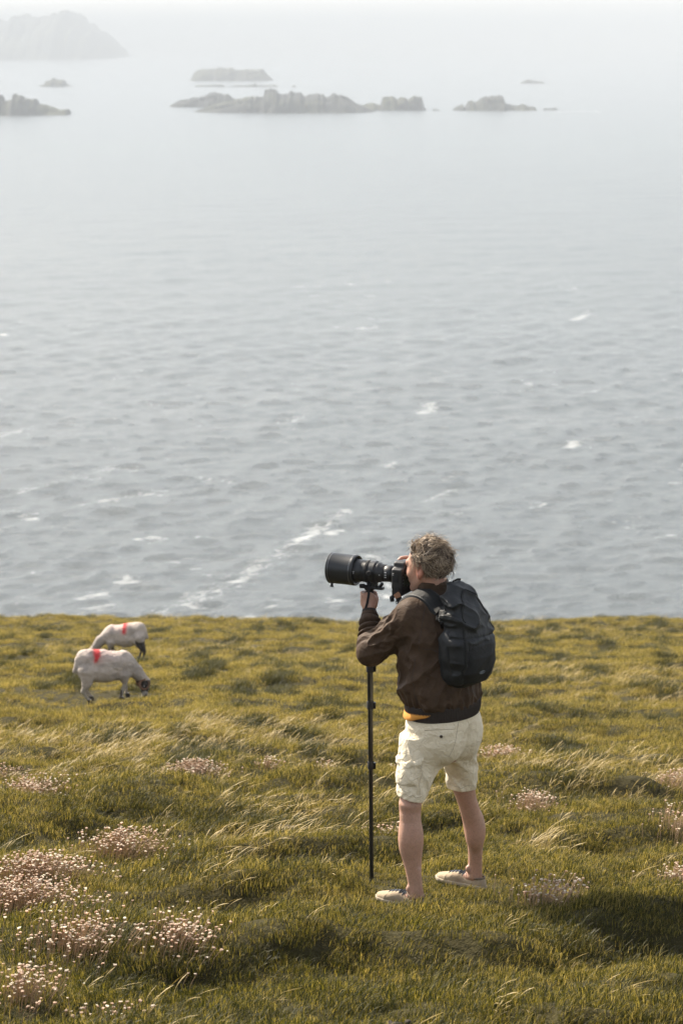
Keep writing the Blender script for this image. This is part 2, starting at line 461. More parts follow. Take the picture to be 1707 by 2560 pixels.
island('three_humped_island', 2400, 30, [(13.5, 0.0), (16.1, 4.2), (27.9, 7.4), (38.5, 5.5), (40.6, 12.1), (46.4, 14.2), (51.6, 14.2), (55.6, 10.8), (59.5, 14.7), (66.1, 10.8), (71.4, 14.2), (79.3, 13.4), (81.9, 2.9), (85.9, 0.0)],
       'blocky island with three humps at the right end of the long island', 1)
island('small_rock', 2400, 8, [(87.2, 0.0), (91.1, 2.1), (95.1, 1.6), (98.0, 0.0)],
       'tiny rock right of the three-humped island', 2)
island('square_topped_island', 2395, 32, [(108.0, 0.0), (114.6, 4.5), (119.9, 6.6), (122.0, 2.4), (125.1, 9.7), (129.0, 11.0), (131.7, 7.6), (139.6, 12.9), (148.8, 13.9), (159.3, 13.4), (161.9, 6.6), (175.0, 5.0), (179.0, 7.6), (184.2, 4.5), (190.8, 3.9), (193.4, 0.0)],
       'square-topped island standing alone right of centre', 3)
island('low_rock', 2420, 8, [(197.6, 0.0), (200.8, 2.4), (206.1, 1.6), (211.4, 2.9), (215.4, 0.0)],
       'small low rock off the right end of the square-topped island', 4)
island('far_skerry', 3685, 20, [(266.1, 0.0), (273.3, 3.9), (280.4, 6.5), (290.0, 4.3), (304.3, 3.0), (309.1, 0.0)],
       'faint skerry alone far out at the right', 5)

# ------------------------------------------------------------------ sea air
hz = MB(); hz.box((0, 20000, 80), (90000, 0, 0), (0, 70500, 0), (0, 0, 84))
t = NT('sea_haze')
v = t.n('ShaderNodeVolumePrincipled', {'Color': (0.70, 0.73, 0.76), 'Density': 3.0e-4, 'Anisotropy': -0.3})
t.t.links.new(v.outputs[0], t.out.inputs['Volume'])
haze = tag(hz.build('haze', t.m, smooth=False), kind='stuff')

# ------------------------------------------------------------------ grass
def leaf_mat(name, stops, trans=0.45, rnd=0.25, scale=1.3, dryer=0.0):
    t = NT(name)
    p = t.pos()
    n = t.math('ADD', t.math('MULTIPLY', t.noise(scale, 4, 0.6, p), 0.75), t.math('MULTIPLY', t.noise(0.22, 3, 0.5, p), 0.25))
    r = t.n('ShaderNodeObjectInfo').outputs['Random']
    g = t.attr('tint').outputs['Fac']
    n = t.math('ADD', n, t.math('MULTIPLY', t.math('SUBTRACT', r, 0.5), rnd))
    n = t.math('ADD', n, t.math('MULTIPLY', t.math('SUBTRACT', g, 0.5), 1.0))
    yy = t.n('ShaderNodeSeparateXYZ', {0: p}).outputs['Y']
    n = t.math('ADD', n, t.math('MULTIPLY_ADD', t.n('ShaderNodeMapRange', {0: yy, 1: 9.0, 2: 26.0, 3: 0.0, 4: 1.0}).outputs[0], dryer, -0.48 * dryer))
    c = t.ramp(n, stops)
    d = t.n('ShaderNodeBsdfPrincipled', {'Base Color': c, 'Roughness': 0.55, 'Specular IOR Level': 0.25})
    tr = t.n('ShaderNodeBsdfTranslucent', {'Color': t.mix(1.0, c, (1.0, 0.93, 0.55), 'MULTIPLY')})
    m = t.n('ShaderNodeMixShader', {0: trans, 1: d.outputs[0], 2: tr.outputs[0]})
    t.t.links.new(m.outputs[0], t.out.inputs[0])
    return t.m
M_GRASS = leaf_mat('grass_blades', [(0.18, (0.018, 0.024, 0.008)), (0.46, (0.100, 0.096, 0.016)), (0.66, (0.215, 0.182, 0.036)), (0.92, (0.45, 0.36, 0.14))], 0.5, dryer=0.30)
M_SHADE_TUFT = leaf_mat('dark_shade_tufts', [(0.25, (0.032, 0.036, 0.011)), (0.75, (0.085, 0.080, 0.020))], 0.35)  # dark tufts, coloured to stand in for shadow on the hummocks
M_STRAW = leaf_mat('dry_grass_stalks', [(0.25, (0.30, 0.22, 0.075)), (0.7, (0.52, 0.40, 0.19))], 0.35)

def blades(rng, n, rad, h0, h1, w, lean, seg=3, head=False):
    V, F, T = [], [], []
    for _ in range(n):
        a = rng.uniform(0, 6.283); r = rad * math.sqrt(rng.random())
        bx, by = r * math.cos(a), r * math.sin(a)
        h = rng.uniform(h0, h1)
        d = rng.uniform(0, 6.283)
        lx = math.cos(d) * 0.45 * h + lean * h * rng.uniform(0.5, 1.5)
        ly = math.sin(d) * 0.45 * h - lean * h * 0.15
        wd = w * rng.uniform(0.7, 1.3)
        f = rng.uniform(0, 6.283); wx, wy = math.cos(f) * wd / 2, math.sin(f) * wd / 2
        o = len(V); tint = rng.random()
        for k in range(seg + 1):
            u = k / seg
            cx, cy, cz = bx + lx * u ** 1.8, by + ly * u ** 1.8, h * (u - 0.22 * u ** 3)
            s = 1 - 0.85 * u
            if head: s = 0.55 + (1.9 * math.sin(max(0, (u - 0.62) / 0.38) * 3.1416) if u > 0.62 else 0)
            V.append((cx - wx * s, cy - wy * s, cz - 0.012 * (k == 0))); V.append((cx + wx * s, cy + wy * s, cz - 0.012 * (k == 0)))
            T += [tint, tint]
        for k in range(seg):
            b = o + 2 * k
            F.append((b, b + 1, b + 3, b + 2))
    return V, F, T

PROTO = bpy.data.collections.new('tuft_shapes')
def proto(name, mat, *a, **k):
    V, F, T = blades(*a, **k)
    o = mesh(name, V, F, mat, link=False, smooth=False)
    fattr(o, 'tint', T)
    PROTO.objects.link(o)
_r = random.Random(3)
for i in range(4): proto('a_turf_%d' % i, M_GRASS, _r, 170, 0.09, 0.008, 0.032, 0.0022, 0.35)
for i in range(3): proto('b_grass_%d' % i, M_GRASS, _r, 70, 0.08, 0.022, 0.052, 0.0022, 0.45, seg=4)
for i in range(3): proto('c_straw_%d' % i, M_STRAW, _r, 10, 0.09, 0.06, 0.16, 0.0019, 0.65, seg=6, head=True)
for i in range(3): proto('d_shade_tuft_%d' % i, M_SHADE_TUFT, _r, 90, 0.10, 0.03, 0.085, 0.0040, 0.25)

DRY = [  # x, y, rx, ry, strength : stands of pale seeding grass
    (-1.9, 21.5, 2.2, 1.6, 1.0), (-.9, 23, 1.3, 1.8, .8), (1.9, 18.0, .9, 1.0, 1.0), (2.8, 18.6, .9, 1.0, 1.0), (1.15, 14.0, .16, .4, 1.0),
    (-.3, 15.6, .7, .4, .8), (.1, 16.2, .7, .3, .6), (-2.2, 18.5, .8, .9, .7), (-1.2, 17.8, .5, .5, .6), (-.55, 13.6, .5, .3, .6),
    (-.4, 11.9, .35, .15, .5), (-.9, 13.1, .3, .2, .5), (-.25, 14.6, .5, .3, .5), (-1.6, 16.8, .5, .5, .5), (4.5, 32, 2.5, 3, .7), (2.4, 36, 2.0, 2, .6),
    (-3, 47, 3, 4, .5), (5, 60, 5, 6, .6), (-6, 66, 5, 4, .6), (1, 70, 6, 3, .5)]
def dry(x, y):
    d = np.zeros_like(x)
    for bx, by, rx, ry, s in DRY:
        d = np.maximum(d, s * np.exp(-((x - bx) / rx) ** 2 - ((y - by) / ry) ** 2))
    return d

def scatter():
    P_, I_, S_, Rt = [], [], [], []
    rng = np.random.default_rng(21)
    for y0, y1, dens, sc in ((4.5, 16, 260, 1.0), (16, 27, 150, 1.2), (27, 45, 85, 1.5), (45, 76, 45, 2.0)):
        wmax = 0.45 * y1 + 5
        n = int((y1 - y0) * 2 * wmax * dens)
        y = rng.uniform(y0, y1, n); x = rng.uniform(-wmax, wmax, n)
        core = (np.abs(x) < 0.155 * y + 1.6) & (y > 6.8)
        ok = core | ((np.abs(x) < 0.45 * y + 5) & (rng.random(n) < 0.28))
        ok &= y < edge_y(x) + 0.5
        ok &= rng.random(n) < 0.62 + 0.38 * sstep(0.34, 0.46, fbm(x / 0.30 + 3, y / 0.42 + 8, 2, 3))
        # worn feet spots and hollows keep thin cover
        x, y, core = x[ok], y[ok], core[ok]; n = len(x)
        z = ground_h(x, y)
        d = dry(x, y)
        tall = sstep(0.42, 0.68, fbm(x / 1.4 + 40, y / 1.0, 1, 3))
        u = rng.random(n)
        nearshoe = np.minimum(np.hypot((x - .30) / 1.3, y - 11.46), np.minimum(np.hypot((x - .62) / 1.3, y - 11.9), np.hypot(x - .157, y - 11.95) + .12))
        idx = rng.integers(0, 4, n)
        isb = (u < 0.07 + 0.30 * tall) & (nearshoe > .28)
        idx = np.where(isb, rng.integers(4, 7, n), idx)
        u2 = rng.random(n)
        isc = (u2 < 0.008 + 0.30 * d) & (nearshoe > .3)
        idx = np.where(isc, rng.integers(7, 10, n), idx)
        dk = sstep(0.60, 0.74, fbm(x / 0.42 + 11, y / 1.0 + 5, 6, 3)) * (0.10 + 0.75 * sstep(14, 24, y))  # dark tufts spotted over the slope as painted hummock shade
        for bx, by, rx, ry, hh in BUMPS:  # more dark tufts in the hollows, plant tone and shade together
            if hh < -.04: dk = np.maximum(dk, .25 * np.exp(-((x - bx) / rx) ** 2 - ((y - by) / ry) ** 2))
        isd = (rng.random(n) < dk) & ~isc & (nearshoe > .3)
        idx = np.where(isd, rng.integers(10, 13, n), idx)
        s = rng.uniform(0.75, 1.35, n) * (1 + (sc - 1) * 0.55)
        s = np.where(core, s, s * 1.6)
        s = np.where(nearshoe < .30, s * .65, s)
        nearsheep = np.minimum(np.hypot((x + 2.93) / 1.3, y - 29.3), np.hypot((x + 3.76) / 1.3, y - 41.0))
        s = np.where(nearsheep < .85, s * .35, s)
        s = np.where(isc & (d < 0.15), s * 0.8, s)
        s = np.where(isc, s / (1 + (sc - 1) * 0.55), s)
        P_.append(np.stack([x, y, z], -1)); I_.append(idx); S_.append(s)
        rot = rng.normal(0, 0.16, (n, 3)); rot[:, 2] = np.where(idx >= 4, rng.normal(0.15, 0.5, n), rng.uniform(-.9, .9, n))
        rot[:, 0] += 0.1
        Rt.append(rot)
    P_ = np.concatenate(P_); I_ = np.concatenate(I_); S_ = np.concatenate(S_); Rt = np.concatenate(Rt)
    me = bpy.data.meshes.new('grass')
    me.vertices.add(len(P_)); me.vertices.foreach_set('co', P_.astype(np.float32).ravel())
    a = me.attributes.new('kind_index', 'INT', 'POINT'); a.data.foreach_set('value', I_.astype(np.int32))
    a = me.attributes.new('size', 'FLOAT', 'POINT'); a.data.foreach_set('value', S_.astype(np.float32))
    a = me.attributes.new('turn', 'FLOAT_VECTOR', 'POINT'); a.data.foreach_set('vector', Rt.astype(np.float32).ravel())
    o = bpy.data.objects.new('grass', me)
    COL.objects.link(o)
    g = bpy.data.node_groups.new('grow_grass', 'GeometryNodeTree')
    g.interface.new_socket('Geometry', in_out='INPUT', socket_type='NodeSocketGeometry')
    g.interface.new_socket('Geometry', in_out='OUTPUT', socket_type='NodeSocketGeometry')
    N = g.nodes; L = g.links
    gi = N.new('NodeGroupInput'); go = N.new('NodeGroupOutput')
    ci = N.new('GeometryNodeCollectionInfo'); ci.inputs['Collection'].default_value = PROTO
    ci.inputs['Separate Children'].default_value = True; ci.inputs['Reset Children'].default_value = True
    ip = N.new('GeometryNodeInstanceOnPoints'); ip.inputs['Pick Instance'].default_value = True
    def na(nm, typ):
        q = N.new('GeometryNodeInputNamedAttribute'); q.data_type = typ; q.inputs['Name'].default_value = nm
        return q.outputs['Attribute']
    L.new(gi.outputs[0], ip.inputs['Points']); L.new(ci.outputs[0], ip.inputs['Instance'])
    L.new(na('kind_index', 'INT'), ip.inputs['Instance Index'])
    er = N.new('FunctionNodeEulerToRotation'); L.new(na('turn', 'FLOAT_VECTOR'), er.inputs[0])
    L.new(er.outputs[0], ip.inputs['Rotation'])
    L.new(na('size', 'FLOAT'), ip.inputs['Scale'])
    L.new(ip.outputs[0], go.inputs[0])
    m = o.modifiers.new('grow', 'NODES'); m.node_group = g
    print('tufts', len(P_))
    return o
grass = tag(scatter(), 'windswept olive and straw coloured grass covering the slope', 'grass', kind='stuff')

# ------------------------------------------------------------------ implicit surfaces
def smin(a, b, k):
    h = np.clip(0.5 + 0.5 * (b - a) / k, 0, 1)
    return b * (1 - h) + a * h - k * h * (1 - h)
def cone(p, a, b, ra, rb):
    a = np.asarray(a, float); b = np.asarray(b, float)
    d = b - a
    t = np.clip(((p - a) @ d) / (d @ d), 0, 1)
    return np.linalg.norm(p - a - t[:, None] * d, axis=1) - (ra + t * (rb - ra))
def ell(p, c, r, ax=None):
    q = p - np.asarray(c, float)
    if ax is not None: q = q @ np.asarray(ax, float).T       # rows of ax are the axes
    r = np.asarray(r, float)
    k = np.linalg.norm(q / r, axis=1)
    return (k - 1) * r.min() * np.where(k > 1, 1.0, 0.9)
def stack(p, st, ang=0.0, e=2.0, ends=True):
    """elliptical sections by height: (z, cx, cy, half a, half b); ang turns axis a from +x"""
    st = sorted(st)
    z = p[:, 2]; Z = [s[0] for s in st]
    g = lambda i: np.interp(z, Z, [s[i] for s in st])
    x = p[:, 0] - g(1); y = p[:, 1] - g(2)
    c, s = math.cos(ang), math.sin(ang)
    a, b = x * c + y * s, -x * s + y * c
    w, d = g(3), g(4)
    q = (np.abs(a / w) ** e + np.abs(b / d) ** e) ** (1 / e)
    r = (q - 1) * np.minimum(w, d)
    if ends: r = np.maximum(r, np.maximum(Z[0] - z, z - Z[-1]))
    return r
def chain(p, pts, rad, k=0.012):
    r = None
    for i in range(len(pts) - 1):
        c = cone(p, pts[i], pts[i + 1], rad[i], rad[i + 1])
        r = c if r is None else np.minimum(r, c)
    return r

def surface(f, lo, hi, h, smooth=1, slack=0.012):
    lo = np.asarray(lo, float); hi = np.asarray(hi, float)
    nc = np.ceil((hi - lo) / (4 * h)).astype(int)
    cx = [lo[i] + (np.arange(nc[i]) + 0.5) * 4 * h for i in range(3)]
    G = np.stack(np.meshgrid(*cx, indexing='ij'), -1).reshape(-1, 3)
    fc = f(G).reshape(nc)
    act = np.abs(fc) < 4 * h * 0.87 * 1.25 + slack
    n = nc * 4 + 1
    up = lambda a: a.repeat(4, 0).repeat(4, 1).repeat(4, 2)
    vals = np.full(n, 1.0); m = np.zeros(n, bool)
    big = np.where(up(fc) < 0, -1.0, 1.0)
    vals[:-1, :-1, :-1] = big
    A = up(act)
    for i in (0, 1):
        for j in (0, 1):
            for k in (0, 1):
                m[i:n[0] - 1 + i, j:n[1] - 1 + j, k:n[2] - 1 + k] |= A
    I = np.argwhere(m)
    out = np.empty(len(I))
    for s in range(0, len(I), 400000):
        out[s:s + 400000] = f(lo + I[s:s + 400000] * h)
    vals[m] = out
    sgn = vals < 0
    cnt = np.zeros(n - 1, np.int8)
    for i in (0, 1):
        for j in (0, 1):
            for k in (0, 1):
                cnt += sgn[i:n[0] - 1 + i, j:n[1] - 1 + j, k:n[2] - 1 + k]
    cells = np.argwhere((cnt > 0) & (cnt < 8))
    cor = np.array([(i, j, k) for i in (0, 1) for j in (0, 1) for k in (0, 1)])
    V8 = np.stack([vals[tuple((cells + c).T)] for c in cor], 1)
    acc = np.zeros((len(cells), 3)); num = np.zeros(len(cells))
    for a in range(8):
        for b in range(a + 1, 8):
            if np.abs(cor[a] - cor[b]).sum() != 1: continue
            va, vb = V8[:, a], V8[:, b]
            x = (va < 0) != (vb < 0)
            t = np.where(x, va / np.where(x, va - vb, 1), 0)
            acc += np.where(x[:, None], cor[a] + t[:, None] * (cor[b] - cor[a]), 0); num += x
    V = lo + (cells + acc / num[:, None]) * h
    im = np.full(n - 1, -1, np.int64); im[tuple(cells.T)] = np.arange(len(cells))
    F = []
    for ax in range(3):
        o1, o2 = [(1, 2), (2, 0), (0, 1)][ax]
        s0 = [slice(1, -1)] * 3; s1 = [slice(1, -1)] * 3
        s0[ax] = slice(0, -1); s1[ax] = slice(1, None)
        a = sgn[tuple(s0)]; b = sgn[tuple(s1)]
        E_ = np.argwhere(a != b)
        pos = a[tuple(E_.T)]
        E_ = E_ + 1; E_[:, ax] -= 1
        e1 = np.zeros(3, int); e1[o1] = 1; e2 = np.zeros(3, int); e2[o2] = 1
        q = np.stack([im[tuple((E_ - e1 - e2).T)], im[tuple((E_ - e2).T)], im[tuple(E_.T)], im[tuple((E_ - e1).T)]], 1)
        q[~pos] = q[~pos][:, ::-1]
        F.append(q)
    F = np.concatenate(F)
    F = F[(F >= 0).all(1)]
    for _ in range(smooth):
        s_ = np.zeros_like(V); c_ = np.zeros(len(V))
        for i in range(4):
            for j in (1, 3):
                np.add.at(s_, F[:, i], V[F[:, (i + j) % 4]]); np.add.at(c_, F[:, i], 1)
        V = V * 0.5 + 0.5 * s_ / np.maximum(c_, 1)[:, None]
    return V, F

from mathutils.bvhtree import BVHTree
def bvh(o):
    return BVHTree.FromPolygons([v.co.copy() for v in o.data.vertices], [tuple(p.vertices) for p in o.data.polygons])
def snap(tree, p, off):
    q, nrm, _, _ = tree.find_nearest(Vector(p))
    return q + nrm * off, nrm
def ribbon(tree, pts, width, thick, off, sub=4, ends=None):
    """a flat band laid over a surface"""
    P_ = [Vector(p) for p in pts]
    fine = []
    for i in range(len(P_) - 1):
        for k in range(sub):
            u = k / sub
            p0, p1, p2, p3 = P_[max(i - 1, 0)], P_[i], P_[i + 1], P_[min(i + 2, len(P_) - 1)]
            fine.append(0.5 * ((2 * p1) + (p2 - p0) * u + (2 * p0 - 5 * p1 + 4 * p2 - p3) * u * u + (3 * p1 - p0 - 3 * p2 + p3) * u ** 3))
    fine.append(P_[-1])
    S_ = [snap(tree, p, off) for p in fine]
    V, F = [], []
    n = len(S_)
    for i, (p, nr) in enumerate(S_):
        t = (S_[min(i + 1, n - 1)][0] - S_[max(i - 1, 0)][0]).normalized()
        b = nr.cross(t).normalized()
        w = (width[0] + (width[1] - width[0]) * i / (n - 1)) if hasattr(width, '__len__') else width
        for s, u in ((-1, 0), (-0.85, 1), (0.85, 1), (1, 0)):
            V.append(p + b * (s * w / 2) + nr * (thick * u))
    for i in range(n - 1):
        for k in range(3):
            F.append((4 * i + k, 4 * i + 4 + k, 4 * i + 5 + k, 4 * i + 1 + k))
        F.append((4 * i + 3, 4 * i + 7, 4 * i + 4, 4 * i))
    F.append((0, 1, 2, 3)); F.append((4 * n - 1, 4 * n - 2, 4 * n - 3, 4 * n - 4))
    return V, F

def rid(x, y, seed, p=1.0):
    n = vn(x, y, seed)
    return 1 - np.abs(2 * n - 1) ** p
# ------------------------------------------------------------------ the man
BX, BY, BZ = 0.5, 11.6, CAM_Z - 4.28
man = tag(empty('person', (BX, BY, BZ)),
          'man in brown jacket and cream shorts looking through a long lens', 'person')
PH = R(50)
FW = np.array([-math.sin(PH), math.cos(PH), 0]); LF = np.array([-math.cos(PH), -math.sin(PH), 0])
ANG = math.atan2(LF[1], LF[0])
HP = R(58)
HF = np.array([-math.sin(HP), math.cos(HP), -0.05]); HF /= np.linalg.norm(HF)
HL = np.array([-math.cos(HP), -math.sin(HP), 0]); HU = np.cross(HF, HL)
HU = HU if HU[2] > 0 else -HU
H0 = np.array([-0.078, 0.044, 1.693])
HAX = np.stack([HF, HL, HU])
def hd(f, l, u): return H0 + HF * f + HL * l + HU * u

LLEG = [(.86, -.085, -.045, .085, .09), (.62, -.148, -.114, .060, .062), (.56, -.157, -.124, .056, .058), (.535, -.160, -.130, .059, .062), (.49, -.160, -.129, .056, .060), (.45, -.160, -.128, .054, .060),
        (.40, -.159, -.131, .058, .063), (.35, -.157, -.135, .0605, .065), (.30, -.154, -.137, .057, .061), (.26, -.150, -.139, .051, .055), (.22, -.146, -.141, .046, .050),
        (.17, -.141, -.144, .040, .044), (.125, -.136, -.148, .036, .041), (.09, -.131, -.150, .037, .045), (.055, -.127, -.152, .034, .045)]
RLEG = [(.86, .085, .065, .085, .09), (.60, .106, .137, .058, .06), (.54, .114, .152, .056, .058), (.52, .119, .157, .060, .062), (.47, .131, .172, .055, .06), (.42, .146, .186, .053, .058), (.36, .162, .203, .054, .060),
        (.30, .174, .222, .0525, .058), (.25, .181, .235, .048, .053), (.19, .186, .248, .042, .047), (.13, .186, .257, .037, .042), (.08, .185, .266, .035, .040),
        (.045, .184, .271, .037, .044), (.01, .183, .274, .034, .045)]
MON_T = np.array([-.360, .222, 1.583]); MON_B = np.array([-.343, .390, -.085])
def mon(z): return MON_T + (MON_B - MON_T) * (MON_T[2] - z) / (MON_T[2] - MON_B[2])
LD = np.array([-.9082, .4186, 0.0]); LD /= np.linalg.norm(LD)      # lens axis
LR = np.array([-LD[1], LD[0], 0]) * -1                              # to the photographer's right (far side)
LA = np.array([-.158, .120, 1.634])
def lens(t, r=0.0, u=0.0): return LA + LD * t + LR * r + np.array([0, 0, u])

LHAND = []
for z0, ln, rr in ((1.519, 1.0, .0098), (1.499, 1.06, .0102), (1.479, 1.0, .0098), (1.461, .86, .0088)):
    c = mon(z0)
    LHAND.append(([c + (-.030, -.036, -.002), c + (-.039, -.004, .003), c + (-.026, .026 * ln, 0), c + (.004, .029 * ln, -.003)], [rr * 1.12, rr, rr * .95, rr * .82]))
c = mon(1.50)
LTHUMB = ([c + (.020, -.040, -.035), c + (.034, -.020, -.005), c + (.028, .010, .018), c + (.008, .026, .024)], [.017, .0125, .011, .009])
RHAND = []
for k, (dt, du) in enumerate(((.050, .060), (.046, .038), (.042, .017), (.036, -.003))):
    if k == 0: q = [lens(.012, .082, .056), lens(.050, .075, .074), lens(.072, .050, .074), lens(.078, .034, .066)]
    else: q = [lens(.010, .088, du), lens(dt + .020, .094, du + .004), lens(dt + .046, .074, du), lens(dt + .040, .056, du)]
    RHAND.append((q, [.0105, .0098, .009, .008]))
RTHUMB = ([lens(-.004, .078, .010), lens(-.012, .060, .036), lens(-.010, .040, .048)], [.014, .0115, .009])

def f_body(p):
    d = np.full(len(p), 9.0)
    z = p[:, 2]
    # legs
    m = z < 1.0
    q = p[m]
    if len(q):
        a = stack(q, LLEG) + .0018; b = stack(q, RLEG) + .0018
        # ankle bones and calf muscle, feet inside the shoes
        a = smin(a, cone(q, (-.128, -.152, .058), (-.235, -.082, .026), .033, .018), .02)
        b = smin(b, cone(q, (.184, .270, .008), (.078, .340, -.022), .033, .018), .02)
        a = smin(a, ell(q, (-.166, -.158, .098), (.014, .014, .018)), .012); a = smin(a, cone(q, (-.100, -.176, .05), (-.122, -.168, .20), .010, .014), .014)
        b = smin(b, ell(q, (.150, .25, .058), (.014, .014, .018)), .012); b = smin(b, cone(q, (.214, .25, .005), (.206, .235, .15), .010, .014), .014)
        a = smin(a, ell(q, (-.143, -.150, .365), (.042, .046, .085)), .03); a = smin(a, ell(q, (-.175, -.148, .345), (.034, .040, .075)), .03)
        b = smin(b, ell(q, (.196, .208, .275), (.036, .042, .085)), .03); b = smin(b, ell(q, (.166, .206, .27), (.030, .036, .07)), .03)
        a = a + .0035 * np.exp(-((q[:, 2] - .50) / .022) ** 2) * (q[:, 1] < -.13)
        x = np.minimum(a, b)
        x = smin(x, stack(q, [(.72, -.01, .02, .12, .10), (.86, 0, .01, .165, .13), (1.05, 0, .01, .15, .11)], ANG), .04)
        d[m] = x
    m = z > .9
    q = p[m]
    if len(q):
        x = stack(q, [(.93, 0, .01, .155, .115), (1.10, -.02, .015, .14, .105), (1.30, -.03, .025, .16, .11), (1.45, -.03, .035, .17, .10), (1.53, -.033, .04, .10, .075)], ANG)
        for sh, el, wr in (((-.155, -.05, 1.465), (-.35, .02, 1.278), (-.36, .168, 1.43)), ((.09, .16, 1.46), (-.03, .32, 1.26), tuple(lens(-.02, .085, -.05)))):
            x = smin(x, cone(q, sh, el, .055, .042), .03)
            x = smin(x, cone(q, el, wr, .042, .027), .015)
        # neck and head
        x = smin(x, cone(q, (-.036, .038, 1.50), hd(-.030, 0, -.045), .066, .056), .03)
        h = ell(q, hd(-.008, 0, .036), (.101, .079, .092), HAX)
        h = smin(h, ell(q, hd(.036, 0, -.030), (.066, .061, .088), HAX), .03)
        for s in (-1, 1):
            h = smin(h, cone(q, hd(.0, s * .052, -.045), hd(.066, s * .012, -.104), .020, .018), .022)
            h = smin(h, ell(q, hd(.068, s * .036, -.028), (.022, .020, .020), HAX), .02)
        h = smin(h, ell(q, hd(.078, 0, -.106), (.018, .022, .016), HAX), .02)
        h = smin(h, cone(q, hd(.088, -.034, .026), hd(.088, .034, .026), .012, .012), .018)
        for s in (-1, 1): h = np.maximum(h, -(ell(q, hd(.108, s * .032, .006), (.022, .018, .014), HAX)) * 1.0) if False else h
        h = smin(h, cone(q, hd(.094, 0, .010), hd(.112, 0, -.028), .009, .0135), .012)
        h = smin(h, cone(q, hd(.090, -.018, -.066), hd(.090, .018, -.066), .008, .008), .012)
        for s in (-1, 1):
            e = ell(q, hd(-.006, s * .082, -.004), (.021, .012, .034), HAX)
            e = np.maximum(e, -ell(q, hd(-.001, s * .095, .001), (.012, .011, .021), HAX))
            e = smin(e, ell(q, hd(.002, s * .079, -.033), (.009, .007, .011), HAX), .008)
            h = smin(h, e, .006)
        x = smin(x, h, .02)
        # left hand round the monopod
        c = mon(1.49)
        pl = ell(q, c + (-.004, -.037, -.002), (.039, .019, .046))
        pl = smin(pl, cone(q, c + (-.002, -.045, -.03), (-.361, .164, 1.420), .028, .026), .02)
        for pts, rad in LHAND: pl = smin(pl, chain(q, pts, rad), .006)
        pl = smin(pl, chain(q, *LTHUMB), .010)
        x = smin(x, pl, .006)
        # right hand on the camera grip
        pl = ell(q, lens(.0, .086, .026), (.020, .040, .046))
        pl = smin(pl, cone(q, lens(-.004, .086, .0), lens(-.02, .085, -.05), .027, .026), .02)
        for pts, rad in RHAND: pl = smin(pl, chain(q, pts, rad), .005)
        pl = smin(pl, chain(q, *RTHUMB), .008)
        x = smin(x, pl, .006)
        d[m] = np.minimum(d[m], x)
    return d
V, F = surface(f_body, (-.47, -.26, -.02), (.30, .42, 1.86), .0050, 1)
t = NT('skin')
vc = t.attr('tone').outputs['Color']
n = t.noise(60, 5, 0.65, t.obj()); n2 = t.noise(14, 3, 0.5, t.obj())
c = t.mix(t.math('MULTIPLY', n2, 0.35), vc, (0.52, 0.24, 0.18))
c = t.mix(t.math('MULTIPLY', t.ramp(n, [(.4, 0.), (.7, 1.)]), 0.30), c, (0.27, 0.15, 0.10))
hm = t.n('ShaderNodeMapping', {'Vector': t.obj(), 'Scale': (1.0, 1.0, 0.22)})
c = t.mix(t.math('MULTIPLY', t.ramp(t.noise(420, 2, .5, hm.outputs[0]), [(.56, 0.), (.66, 1.)]), 0.42), c, (0.16, 0.095, 0.06))
t.bsdf(Base_Color=c, Roughness=0.52, Subsurface_Weight=0.12, Subsurface_Radius=(0.012, 0.004, 0.002), Subsurface_Scale=0.6,
       Normal=t.bump(t.noise(260, 3, 0.6, t.obj()), 0.18, 0.004))
M_SKIN = t.m
body = mesh('body', V, F, M_SKIN, man)
tone = np.tile(np.array([.46, .285, .205]), (len(V), 1))
q = (V - H0) @ HAX.T
face = V[:, 2] > 1.5
tone[face] = (.50, .285, .205)
st = np.clip(1 - np.linalg.norm((q - (.055, .03, -.085)) / (.055, .06, .045), axis=1), 0, 1)[:, None] ** .5 * face[:, None]
tone = tone * (1 - .42 * st) + np.array([.26, .21, .18]) * .42 * st
ear = (np.linalg.norm((q - (-.006, .082, -.004)) / (.03, .02, .042), axis=1) < 1) & face
tone[ear] = (.60, .26, .18)
hand = (V[:, 0] < -.25) & (V[:, 2] > 1.3)
tone[hand] = (.46, .265, .185)
vcol(body, 'tone', tone)

